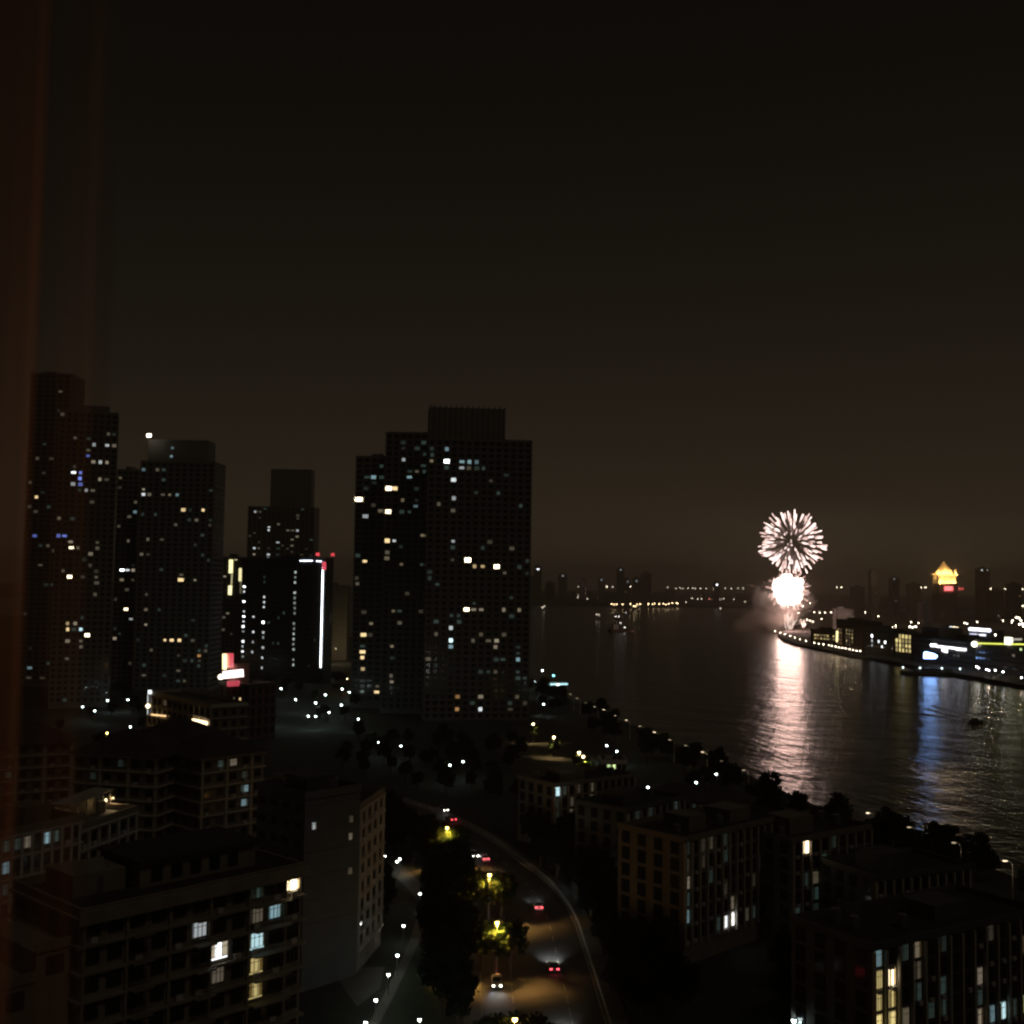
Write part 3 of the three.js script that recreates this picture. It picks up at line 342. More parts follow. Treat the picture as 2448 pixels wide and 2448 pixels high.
const park = { name: 'park_lamp', label: 'white globe lamp beside the park path', group: 'park path lamps', base: 0, h: 3.6, r: .26, mat: wLamp, cd: 9, col: lin(.92, 1, .86), px: 1.15 };
for (const [x, y] of [[332, 820], [430, 838], [412, 854], [455, 1278], [414, 1473], [355, 1600], [272, 1768], [205, 1918]]) lamp(park, 7, x, y);
for (const [x, y] of [[620, 2020], [800, 2060]]) lamp({ ...park, label: 'cool bright lamp at the near edge of the lawn', group: 'lawn edge lamps', cd: 60, h: 6, col: lin(.7, .95, 1), mat: cLamp }, 7, x, y);
for (const [x, y] of [[563, 1067], [693, 1065], [560, 1898]]) lamp({ ...park, label: 'white globe lamp under the trees between path and road', cd: 5 }, 7, x, y);
const garden = { name: 'garden_lamp', label: 'small white garden lamp among the trees by the tower', group: 'garden lamps by the towers', base: 0, h: 6, r: .35, mat: cLamp, cd: 34, col: lin(.72, 1, .95), px: 2.1 };
for (const [x, y] of [[303, 1767], [305, 1833], [405, 1758], [350, 1893], [303, 1908], [487, 1820], [600, 1838], [655, 1793], [750, 1760], [790, 1778], [745, 1850], [675, 1892], [558, 1913], [600, 1915], [660, 1665], [645, 1680], [840, 1930]]) lamp(garden, 2, x, y);
for (const [x, y] of [[545, 662], [625, 688], [710, 620], [845, 615], [860, 793], [540, 578], [735, 437]]) lamp({ ...garden, label: 'small white garden lamp in front of the curtain side towers', cd: 22 }, 5, x, y);
for (const [x, y] of [[290, 68], [437, 92], [848, 195], [760, 218]]) lamp({ ...garden, label: 'small white garden lamp at the foot of the tallest tower', cd: 16 }, 7, x, y);
for (const [x, y] of [[75, 730], [22, 768], [45, 772], [85, 798], [135, 785], [80, 860], [323, 1020], [362, 1042]]) lamp({ ...garden, name: 'dock_lamp', label: 'cool white lamp on the bank beside the tallest tower', group: 'bank lamps', h: 6, cd: 30 }, 3, x, y);
{ const p = gnd(3, 122, 790, 2.2), g = thing('light_canopy', 'flat canopy with glowing cyan edge on the river bank', 'canopy', V(p.x, 0, p.z), .3); part(g, 'roof', bx(17, .5, 6, 0, 4.4, 0), M.white); part(g, 'edge_light', bx(16, .9, .3, 0, 3.6, 3.1), glow(.55, .95, 1, 1.6)); for (const x of [-8, -3, 3, 8]) part(g, 'post', bx(.3, 4.1, .3, x, 2.05, 2.5), M.trim);
  const q = lamp({ ...garden, name: 'dock_lamp', label: 'single cyan lamp on the bank beside the tallest tower', mat: glow(.3, .95, 1, 5), h: 8, r: .7 }, 3, 118, 750); q.userData.group = undefined; delete q.userData.group; }
for (const [x, y] of [[482, 1180], [605, 1175], [745, 1130], [668, 1162]]) lamp({ ...garden, label: 'small lamp between riverside blocks and promenade', group: 'riverside garden lamps', cd: 6, px: .95 }, 3, x, y);
lamp({ ...garden, label: 'warm yard lamp behind the unlit riverside block', mat: oLamp, h: 6, cd: 8, col: lin(1, .7, .35) }, 3, 565, 1287);
for (const [x, y] of [[512, 1332], [620, 1400], [814, 1655], [1070, 1730], [1198, 1650]]) lamp({ ...garden, label: 'white yard lamp in the dark garden beside the road', group: 'yard lamps', h: 3.2, cd: 9, px: 1 }, 11, x, y);
for (const [x, y] of [[340, 1330], [600, 1245], [815, 1260], [970, 398]]) lamp({ ...garden, label: 'white yard lamp in front of the shopfront block', group: 'shopfront yard lamps', h: 3.2, cd: 9, px: x === 340 ? 1.8 : .8 }, 13, x, y);
// promenade lamps with curved arms
{ const arm = new THREE.TubeGeometry(new THREE.QuadraticBezierCurve3(V(0, 7.4, 0), V(-.1, 8.6, 0), V(-1.5, 8.7, 0)), 8, .09, 6), hd = new RoundedBoxGeometry(.95, .2, .4, 2, .06), col = new THREE.CylinderGeometry(.09, .16, 7.4, 8);
  [[185, 822], [210, 838], [243, 855], [278, 870], [313, 882], [357, 905], [400, 922], [453, 945], [508, 968], [568, 998], [628, 1020], [695, 1045], [770, 1080], [853, 1115], [1333, 1280], [1492, 1335], [1665, 1395], [1862, 1465]].forEach(([x, y], i) => {
    const p = gnd(3, x, y, 8.6), g = thing('promenade_lamp', 'curved arm lamp post on the river promenade', 'lamp post', V(p.x + 1.5, 0, p.z), 0, 'promenade lamps'); const bright = [4, 6, 8, 11, 17, 14].includes(i) ? 2.2 : .7;
    part(g, 'column', col, M.white, V(0, 3.7, 0)); part(g, 'arm', arm, M.white); part(g, 'lamp_head', hd, glow(1, .78, .5, bright), V(-1.7, 8.62, 0));
    const l = new THREE.PointLight(lin(1, .72, .45), 4 * bright); l.position.set(-1.7, 8.35, 0); l.castShadow = true; l.shadow.radius = 8; g.add(l); }); }
// sodium street lamps along the road
const street = { name: 'street_lamp', label: 'yellow street lamp glowing among roadside trees', group: 'roadside lamps', base: 0, h: 9.5, r: .34, mat: glow(1, .62, .16, 16), cd: 110, spot: 2600, col: lin(1, .5, .12), px: 1.3 };
const yardSpots = [];
const streetPos = [[7, 742, 632], [7, 1022, 942], [7, 1072, 1258], [7, 1190, 1895], [5, 707, 835]].map((a) => lamp(street, ...a).position);
for (const [x, y] of [[40, 937], [120, 987], [217, 1047], [233, 1062]]) lamp({ ...street, name: 'yard_light', label: 'orange yard light at the foot of the tallest tower', group: 'orange yard lights', mat: oLamp, cd: 20, spot: 700, col: lin(1, .66, .3), h: 8, r: .45 }, 3, x, y).position && yardSpots.push(gnd(3, x, y, 8));
lamp({ ...street, label: 'orange lamp behind the trees next to the beige slab', group: undefined, mat: oLamp, cd: 8, spot: 200 }, 2, 778, 1703);
for (const [x, y] of [[565, 355], [565, 388], [600, 438], [627, 385], [1400, 340]]) lamp({ ...street, name: 'yard_light', label: 'bright warm yard light below the curtain side towers', group: 'warm yard lights', mat: glow(1, .8, .5, 12), cd: 10, spot: 200, col: lin(1, .75, .42), h: 9, r: y === 388 ? 1.3 : .6 }, 5, x, y);
{ const p = far(1, 1110, 595, 696), g = thing('roof_floodlight', 'bright floodlight on the left roof edge of a tower', 'floodlight', V(p.x, t3.H, p.z)); part(g, 'mast', fatPole, M.pole, V(0, (p.y - t3.H) / 2, 0)).scale.set(1, p.y - t3.H, 1); part(g, 'lamp_head', bx(2.6, 1.8, .8), glow(1, .86, .66, 9), V(0, p.y - t3.H, 0)); }

// ---------- opposite bank ----------
const bb = -1;
const BK = (o) => building({ base: bb, near: false, trim: M.darkwall, wall: M.darkwall, deep: 22, proud: .4, ...o });
const rows = (z, x0, x1, n, ys, k) => ys.flatMap((y) => [...Array(n)].map((_, i) => [z, x0 + (x1 - x0) * (i + .5) / n, y, Array.isArray(k) ? k[Math.floor(R() * k.length)] : k]));
const b1 = BK({ name: 'waterfront_block', label: 'waterfront block with dim amber window rows by the quay', L: [10, 5, 1000, 1330], R: [10, 270, 1000, 1235], top: [10, 100, 800], bays: 9, ww: 3.2, fh: 4, wall: M.brick, lit: rows(10, 15, 165, 5, [880, 915, 945, 980, 1020], ['y', 'o', 'w', 'e', 'y']) });
bar(b1, 'facade_light', 10, 12, 900, 8, 1010, 2.5, glow(1, .8, .4, 2.2));
BK({ name: 'waterfront_block', label: 'dark waterfront block with white and violet round lamps', L: [10, 285, 1000, 1225], R: [10, 590, 1000, 1155], top: [10, 440, 880], bays: 9, ww: 2.8, fh: 5, wh: 2.4, lit: [[10, 378, 950, 'K'], [10, 380, 990, 'k'], [10, 430, 982, 'K'], [10, 497, 990, 'K'], [10, 380, 1030, 'k'], [10, 462, 1055, 'K']] });
const b3 = BK({ name: 'waterfront_block', label: 'floodlit golden waterfront block with glowing window grid', L: [10, 605, 1050, 1150], R: [10, 772, 1050, 1115], top: [10, 690, 935], bays: 5, ww: 4, wh: 3.6, fh: 4.6, pier: .9, wall: M.cream, lit: [...rows(10, 615, 640, 1, [980, 1025, 1065, 1110], 'y'), ...rows(10, 640, 770, 4, [955, 975, 1000, 1030, 1060, 1090, 1120, 1140], 'y')] });
const b4 = BK({ name: 'ferry_terminal', label: 'wide dark terminal with white roof lights and blue sign', L: [10, 790, 1100, 1105], R: [10, 1400, 1150, 1000], top: [10, 1000, 985], bays: 16, fh: 5, deep: 40, wall: M.concrete, boxes: [[-.33, .3, 10, .6], [.1, .2, 5, .3]], lit: [[10, 1270, 1140, 'd'], [10, 1210, 1145, 'd']] });
bar(b4, 'roof_light', 10, 980, 1045, 1035, 1048, 2.6, glow(.9, .9, 1, 4)); bar(b4, 'roof_light', 10, 1040, 1058, 1240, 1078, 1.6, glow(.9, .88, 1, 4)); bar(b4, 'roof_light', 10, 1240, 1085, 1338, 1092, 2, glow(.92, .9, 1, 4)); bar(b4, 'roof_light', 10, 1100, 1090, 1145, 1105, 3, glow(.92, .9, 1, 4));
{ // blue arrow shaped sign board on posts at the quay edge
  const d = 1012, a = far(10, 895, 1182, d), b = far(10, 1040, 1112, d), w = b.x - a.x, h = b.y - a.y, s = new THREE.Shape(), g = thing('blue_sign', 'brilliant blue arrow shaped light sign at the quay edge', 'sign', V(a.x, bb, a.z), .04), y = a.y - bb;
  s.moveTo(0, 0); s.lineTo(w * .85, 0); s.lineTo(w, h * .38); s.lineTo(w * .78, h * .7); s.lineTo(w * .15, h); s.lineTo(0, h * .8);
  part(g, 'sign_face', new THREE.ExtrudeGeometry(s, { depth: .8, bevelEnabled: false }), glow(.3, .5, 1, 9), V(0, y, .4));
  for (const k of [.2, .7]) part(g, 'post', bx(.5, y + h * .6, .5, w * k, (y + h * .6) / 2, 0), M.frame);
  const l = new THREE.RectAreaLight(lin(.22, .45, 1), 9, w * .9, h * .8); l.position.set(w * .45, y + h * .45, 1.6); l.rotation.set(0, Math.PI, 0); g.add(l); }
const b5 = BK({ name: 'waterfront_block', label: 'long waterfront hall with a yellow green light line along its roof', L: [10, 1430, 1120, 985], R: [10, 2400, 1200, 865], top: [10, 1930, 1040], bays: 24, deep: 40, fh: 5.5, boxes: [], lit: [[10, 1840, 1150, 'e'], [10, 1920, 1100, 'g']] });
bar(b5, 'roof_line_light', 10, 1450, 1026, 2390, 1047, .8, glow(.85, .9, .12, 2.2)); part(b5, 'roof_flood', new THREE.SphereGeometry(2.4, 14, 10), glow(1, .94, .72, 6), local(b5, 10, 1442, 1035, 2)); bar(b5, 'roof_flood', 10, 1760, 1000, 1805, 1005, 6, glow(1, .95, .7, 3)); bar(b5, 'roof_flood', 10, 1820, 985, 1915, 985, 1.6, glow(1, .92, .75, .5));
const b6 = BK({ name: 'arrivals_hall', label: 'low hall behind the terminal with a row of bluish roof lamps', L: [10, 1355, 930, 1620], R: [10, 1720, 930, 1600], top: [10, 1500, 900], bays: 12, boxes: [], fh: 6 });
for (let i = 0; i < 8; i++) part(b6, 'roof_lamp', sphere, glow(.82, .85, 1, 5), local(b6, 10, 1378 + i * 28, 878 + i * 2, 1.5)).scale.setScalar(2.3);
bar(b6, 'front_light', 10, 1370, 928, 1450, 932, 1.6, glow(.75, .75, 1, 1.6)); bar(b6, 'front_light', 10, 1465, 938, 1540, 942, 2.4, glow(.85, .85, 1, 2.4));
const b7 = BK({ name: 'lit_pavilion', label: 'brilliant white lit pavilion behind the terminal', L: [10, 1095, 920, 1560], R: [10, 1260, 920, 1560], top: [10, 1180, 850], bays: 5, fh: 8, wh: 6, boxes: [], lit: [[10, 1115, 915, 'W'], [10, 1175, 890, 'K', 1.2], [10, 1210, 890, 'W', 1.2], [10, 1240, 900, 'W'], [10, 1175, 930, 'e'], [10, 1210, 930, 'W', 1.2], [10, 1240, 930, 'w']] });
BK({ name: 'waterfront_block', label: 'amber lit low blocks at the tip near the fireworks', L: [4, 520, 950, 1420], R: [4, 685, 980, 1380], top: [4, 600, 905], bays: 8, ww: 3, fh: 4, wall: M.brick, lit: rows(4, 530, 680, 6, [935, 955, 980], ['y', 'w', 'w', 'o', 'y']) });
BK({ name: 'waterfront_block', label: 'pale hazy block with a dim white sign above the amber block', L: [4, 690, 800, 1900], R: [4, 805, 800, 1900], top: [4, 750, 765], bays: 6, wall: M.white, lit: [[4, 755, 800, 'd'], [4, 780, 800, 'd']] });
for (const [x0, x1, top, d, lit, label, wall] of [
  [925, 975, 510, 2400, [[4, 950, 650, 'e'], [4, 950, 658, 'e'], [4, 952, 688, 'd'], [4, 950, 745, 'd']], 'thin hazy tower with two white window bands', M.darkwall],
  [1180, 1250, 600, 2500, [], 'hazy unlit tower just behind the bank lamp trio', M.beige],
  [1260, 1330, 730, 1900, [[4, 1290, 760, 'd']], 'squat hazy tower behind the golden block', M.beige],
  [1060, 1110, 560, 2700, [[4, 1085, 710, 'e'], [4, 1075, 520, 'k']], 'faint hazy tower with one white window', M.darkwall],
  [1640, 1710, 500, 2500, [[4, 1655, 503, 'K'], [4, 1685, 505, 'k']], 'hazy tower with a white light bar at its top', M.darkwall],
  [1720, 1800, 640, 2400, [], 'hazy unlit tower beside the golden crown tower', M.beige],
  [1840, 1920, 600, 2600, [[4, 1900, 670, 'o']], 'hazy tower with one red light', M.darkwall],
  [800, 880, 620, 2700, [], 'hazy unlit tower behind the amber block', M.darkwall],
]) BK({ name: 'far_tower', label, category: 'tower', L: [4, x0, 800, d], R: [4, x1, 800, d], top: [4, (x0 + x1) / 2, top], wall, lit, deep: 24, fh: 4, ww: 3, boxes: [[0, .4, 5, .4]] });
// tower with the golden lit crown
const gold = BK({ name: 'crown_tower', label: 'tower with a glowing golden house shaped crown and red sign', category: 'tower', L: [4, 1372, 800, 2200], R: [4, 1490, 800, 2200], top: [4, 1430, 660], bays: 12, wall: M.beige, fh: 4, deep: 40, boxes: [], ww: 2.4 });
{ // ochre stone crown lit by floodlights on its own terraces
  const w = gold.W, H = gold.H, y1 = local(gold, 4, 1430, 596).y, y2 = local(gold, 4, 1430, 540).y, y3 = local(gold, 4, 1428, 448).y, k = y3 - y2, G = std(.72, .56, .3, .7);
  part(gold, 'crown_base', bx(w * 1.04, y1 - H, 44, 0, (y1 + H) / 2 + .1, -18), M.beige);
  part(gold, 'crown_hall', bx(w * .94, y2 - y1 - .4, 32, 0, (y1 + y2) / 2, -20), G); part(gold, 'crown_eave', bx(w * 1.16, 1.8, 38, 0, y2 + 1, -20), G);
  part(gold, 'crown_roof', new THREE.LatheGeometry([[w * .5, 0], [w * .49, k * .1], [w * .42, k * .25], [w * .32, k * .4], [w * .22, k * .56], [w * .13, k * .72], [w * .06, k * .86], [.2, k]].map(([a, b]) => new THREE.Vector2(a, b)), 16), G, V(0, y2 + 1.9, -20));
  for (const s of [-1, 1]) part(gold, 'crown_turret', new THREE.CylinderGeometry(1.2, 2.2, 8, 8), G, V(s * w * .5, y2 + 5.9, -5));
  for (let i = 0; i < 8; i++) part(gold, 'crown_column', bx(1.6, y2 - y1 - .5, 1.6, -w * .42 + i * w * .12, (y1 + y2) / 2, -2.4), G);
  for (const [x, y, z, cd] of [[-.34, y1 + 1.3, 2.6, 1500], [0, y1 + 1.3, 2.6, 1500], [.34, y1 + 1.3, 2.6, 1500], [-.5, y1 + 1.3, 2, 1200], [-.42, y2 + 5, 3, 2600], [.42, y2 + 5, 3, 2600], [0, y2 + 7, 5, 2800], [-.8, y2 + 5, -12, 2600]]) { part(gold, 'floodlight', sphere, glow(1, .75, .4, 2), V(w * x, y, z)).scale.setScalar(.22); if (y < y2) part(gold, 'floodlight_arm', bx(.3, 1, .3, w * x, y - .75, z), M.frame); else part(gold, 'floodlight_arm', x < -.6 ? bx(w * .3, .3, .3, w * (x + .15), y - .4, z) : bx(.3, .3, z + 6, w * x, y - .4, (z - 6) / 2), M.frame); const l = new THREE.PointLight(lin(1, .66, .28), cd); l.position.set(w * x, y, z); l.castShadow = true; l.shadow.radius = 8; gold.add(l); }
  bar(gold, 'red_sign', 4, 1400, 628, 1450, 628, 8, glow(1, .16, .16, 3), 6); bar(gold, 'red_sign', 4, 1492, 630, 1522, 630, 5, glow(1, .1, .1, .6), 6); }
// quay lamps, street lights, far shore lights, bridge
const quayL = { name: 'quay_lamp', label: 'white lamp in the row along the opposite quay edge', group: 'quay lamps', base: bb, h: 5, r: .5, mat: fLamp, cd: 160, col: lin(1, .62, .3), px: 1.15 };
for (const [x, y] of [[285, 910], [320, 920], [350, 930], [385, 942], [415, 953], [450, 965], [490, 975], [545, 988], [575, 993], [605, 998], [640, 1003], [660, 1008], [685, 1013], [708, 1018], [730, 1020], [752, 1025], [778, 1030], [800, 1035], [825, 1040], [848, 1042], [880, 1015], [965, 1030], [1010, 1037]]) lamp(quayL, 4, x, y);
for (const [x, y] of [[1440, 1265], [1465, 1282], [1545, 1297], [1570, 1305], [1635, 1305], [1715, 1320], [1905, 1380], [1620, 1215], [1700, 1220], [1825, 1265], [1265, 1140], [1390, 1110]]) lamp({ ...quayL, label: 'white lamp on the pier in front of the long hall', group: 'pier lamps', px: 1.2, mat: pLamp }, 10, x, y);
const city = { name: 'city_lamp', label: 'warm street light behind the waterfront blocks', group: 'city street lights of the opposite bank', base: bb, h: 14, r: .6, mat: fLamp, px: 1 };
for (const [x, y] of [[572, 855], [608, 845], [612, 872], [768, 808], [845, 818], [755, 855], [785, 862], [815, 855], [1020, 902], [1068, 928], [1320, 815], [1345, 825], [1325, 938], [1450, 805], [1635, 940], [1715, 793], [1805, 810], [1815, 790], [1855, 760], [1880, 765], [1900, 790], [1885, 830], [1915, 825], [1925, 850], [295, 707], [430, 745], [280, 933]]) lamp({ ...city, h: rr(10, 16), px: y > 850 || x > 1840 ? 1.7 : 1.15 }, 10, x, y);
for (const [x, y] of [[545, 785], [580, 787], [615, 787], [655, 785], [440, 790], [320, 780], [470, 745], [515, 725], [515, 840], [592, 830], [497, 835], [535, 848]]) lamp({ ...city, label: 'street light on the land behind the fireworks', group: 'street lights behind the fireworks', px: 1.1 }, 4, x, y);
const shoreL = { name: 'shore_lamp', label: 'amber street light in the row on the far shore', group: 'amber far shore lights', base: -1.5, h: 10, r: .8, mat: glow(1, .72, .38, 12), px: 1.2 };
for (const [x, y] of [[745, 435], [765, 440], [787, 437], [838, 437], [903, 435], [930, 453], [945, 455], [960, 440], [985, 435], [1055, 435], [1090, 437], [1105, 432], [1145, 434], [1180, 432], [1200, 440], [1225, 433], [1255, 428], [1290, 427], [1300, 432]]) lamp(shoreL, 9, x, y);
for (const [x, y, k] of [[1420, 387, 0], [1470, 393, 0], [1500, 393, 0], [1565, 393, 1], [1595, 397, 1], [1622, 390, 1], [1655, 397, 0], [1685, 390, 0], [1770, 396, 0], [1865, 415, 0], [1660, 472, 0]]) lamp({ ...shoreL, label: k ? 'reddish light in the row on the far shore' : 'pale street light in the thin row on the far shore', group: k ? 'reddish far shore lights' : 'pale far shore lights', mat: k ? glow(1, .3, .2, 4) : dLamp }, 9, x, y);
for (const [x, y] of [[1510, 645], [1545, 668], [1575, 652], [1590, 670], [1620, 668], [1650, 645], [1655, 668], [1690, 648], [1715, 640], [1775, 635], [1800, 645], [1840, 645], [1865, 642], [1920, 640]]) lamp({ ...shoreL, base: bb, h: 16, label: 'golden road light in the row right of the crown tower', group: 'golden road lights', mat: glow(1, .8, .5, 16), px: 1.3 }, 10, x, y);
for (const [x, y] of [[92, 280], [465, 358], [460, 380], [165, 465], [180, 455], [540, 392], [620, 522], [640, 528], [1370, 420]]) lamp({ ...shoreL, label: 'faint scattered light low on the far shore', group: 'faint far shore lights', mat: dLamp, h: 8 }, 9, x, y > 330 ? y : 345);
{ // long far bridge with lamp row, seen across the river
  const d = 5200, a = far(9, 430, 296, d), b = far(10, 2100, 475, d), g = thing('bridge', 'long distant bridge carrying a row of lamps across the horizon', 'bridge', V(0, 0, 0)), deckY = 42, L = b.x - a.x;
  part(g, 'deck', bx(L + 900, 3, 26, (a.x + b.x) / 2, deckY - 10, -d), M.concrete);
  for (let i = 0; i < 30; i++) part(g, 'bridge_pier', bx(9, deckY - 5, 18), M.concrete, V(a.x + L * i / 29, (deckY - 18) / 2, -d));
  [[465, 290], [500, 292], [655, 293], [705, 290], [755, 291], [800, 291], [903, 291], [965, 308], [1005, 293], [1030, 312], [1075, 308], [1215, 297], [1240, 306], [1285, 305], [1320, 300], [1342, 306], [1388, 303], [1425, 302], [1448, 306], [1492, 304], [1540, 304], [1595, 304], [1650, 306], [1700, 305], [1750, 306], [1808, 304], [1850, 305]].forEach(([x, y], i) => { const p = far(9, x, y, d), q = thing('bridge_lamp', 'lamp in the long row on the distant bridge', 'lamp post', V(p.x, deckY - 8.4, -d), 0, 'bridge lamps'), h = Math.max(4, p.y - deckY + 8.4); part(q, 'pole', fatPole, M.pole, V(0, h / 2, 0)).scale.set(2, h, 2); part(q, 'lamp_head', sphere, [0, 1, 4, 8].includes(i % 9) || i > 10 ? dLamp : fLamp, V(0, h, 0)).scale.setScalar(2.3); });
  for (const [x, y] of [[5, 448], [50, 448], [145, 448], [188, 447], [875, 450], [917, 450], [1590, 462], [1738, 465], [1775, 467], [1918, 470]]) { const p = far(10, x, y, d), q = thing('bridge_lamp', 'lamp in the long row on the distant bridge', 'lamp post', V(p.x, deckY - 8.4, -d), 0, 'bridge lamps'), h = Math.max(4, p.y - deckY + 8.4); part(q, 'pole', fatPole, M.pole, V(0, h / 2, 0)).scale.set(2, h, 2); part(q, 'lamp_head', sphere, fLamp, V(0, h, 0)).scale.setScalar(2.4); } }
for (const [x, w, top, lit] of [[125, 60, 120, [[9, 125, 138, 'K']]], [335, 70, 190, [[9, 335, 205, 'k']]], [500, 60, 230, [[9, 500, 290, 'd']]], [660, 50, 225, [[9, 660, 238, 'k']]], [820, 60, 140, [[9, 820, 150, 'k']]], [880, 44, 225, [[9, 878, 245, 'k']]], [955, 60, 220, [[9, 955, 238, 'k']]], [1035, 90, 180, [[9, 1020, 190, 'd'], [9, 1045, 190, 'd']]], [1240, 60, 320, [[9, 1240, 340, 'd']]], [1630, 50, 250, [[9, 1628, 268, 'K']]], [230, 80, 260, []], [865, 40, 310, [[9, 865, 330, 'e']]], [60, 80, 200, []]])
  building({ name: 'skyline_tower', label: lit.length ? 'faint skyline tower on the far shore with pale lights' : 'faint skyline tower on the far shore, unlit', category: 'tower', group: 'far shore skyline', base: -1.5, L: [9, x - w / 2, 300, 4300], R: [9, x + w / 2, 300, 4300], top: [9, x, top], wall: M.darkwall, trim: M.darkwall, deep: 30, fh: 7, wh: 5, ww: 7, bays: 3, slabs: false, lit, boxes: [[0, .4, 8, .4]] });

// ---------- boats ----------
function hull(len, beam, h) { const s = new THREE.Shape(); s.moveTo(-len / 2, -beam / 2); s.lineTo(len * .28, -beam / 2); s.quadraticCurveTo(len * .45, -beam * .35, len / 2, 0); s.quadraticCurveTo(len * .45, beam * .35, len * .28, beam / 2); s.lineTo(-len / 2, beam / 2); return new THREE.ExtrudeGeometry(s, { depth: h, bevelEnabled: true, bevelSize: h * .12, bevelThickness: h * .12, bevelSegments: 2 }).rotateX(-Math.PI / 2); }
{ const p = gnd(9, 830, 670, -4), g = thing('ship', 'dark working ship on the river with a tall lit mast', 'ship', V(p.x, -4.4, p.z), .5); part(g, 'hull', hull(44, 10, 4), M.brick); part(g, 'wheelhouse', bx(9, 8, 7, -13, 8, 0), M.white); part(g, 'mast', fatPole, M.pole, V(-9, 14, 0)).scale.set(2, 24, 2); part(g, 'derrick', bx(.6, 18, .6).rotateZ(-.9).translate(6, 12, 0), M.pole);
  const e = glow(1, .95, .85, 3), at = (x, y) => { const q = far(9, x, y, -p.z); return V(q.x - p.x, q.y + 4.4, 0).applyAxisAngle(V(0, 1, 0), -.5); };
  for (const [x, y, r] of [[780, 540, .9], [806, 540, .9], [820, 595, .95], [855, 632, 1.1], [865, 508, .5]]) part(g, 'deck_lamp', sphere, e, at(x, y)).scale.setScalar(r); }
const ferry = thing('moored_ferry', 'dark ferry moored below the blue sign with deck lamps', 'ferry', (() => { const p = gnd(10, 1045, 1350, -4); return V(p.x, -4.4, p.z); })(), -.1);
part(ferry, 'hull', hull(60, 10, 3), M.darkwall); part(ferry, 'cabin', bx(30, 2.2, 8, -4, 4.6, 0), M.darkwall);
for (const x of [-30, -16, 2, 17]) { part(ferry, 'deck_lamp', sphere, glow(.82, 1, 1, 3.5), V(x, 6.2, 4.6)).scale.setScalar(.75); part(ferry, 'lamp_post', bx(.2, 2.6, .2, x, 4.5, 4.2), M.pole); }
{ const a = gnd(10, 1405, 1375, -2.6), b = gnd(10, 2300, 1470, -2.6), g = thing('pier', 'long floating pier in front of the waterfront hall', 'pier', a, Math.atan2(-(b.z - a.z), b.x - a.x)); const L = a.distanceTo(b); part(g, 'deck', bx(L, 1, 9, L / 2, 0, 0), M.concrete); for (let i = 0; i < 9; i++) part(g, 'pile', new THREE.CylinderGeometry(.5, .5, 6, 10), M.darkwall, V(L * (i + .5) / 9, -.5, 4.9)); }
{ const p = gnd(3, 1745, 930, -4), g = thing('motor_boat', 'small dark motorboat ahead of its wake', 'boat', V(p.x, -4.2, p.z), .25); part(g, 'hull', hull(9, 2.6, 1), M.darkwall); part(g, 'cabin', bx(2.8, 1.2, 1.9, -.6, 1.7, 0), M.darkwall); part(g, 'windscreen', bx(.1, .8, 1.7, .9, 1.7, 0), M.glass);
  const wk = []; for (const [x1, y1, x2, y2] of [[1560, 878, 1735, 922], [1590, 866, 1750, 915], [1540, 895, 1725, 930]]) { const A = gnd(3, x1, y1, -4), B = gnd(3, x2, y2, -4), l = A.distanceTo(B); wk.push(new THREE.CylinderGeometry(3.4, 1.6, l, 14, 12).scale(1, 1, .1).rotateX(0).rotateZ(Math.PI / 2).rotateX(Math.PI / 2).rotateY(Math.atan2(-(B.z - A.z), B.x - A.x)).translate((A.x + B.x) / 2, -4.05, (A.z + B.z) / 2)); }
  const w = part(scene, 'boat_wake', merge(wk), std(.02, .02, .02, .22)); tag(w, 'pair of wake ridges trailing behind the small motorboat', 'wake', null, 'stuff'); }

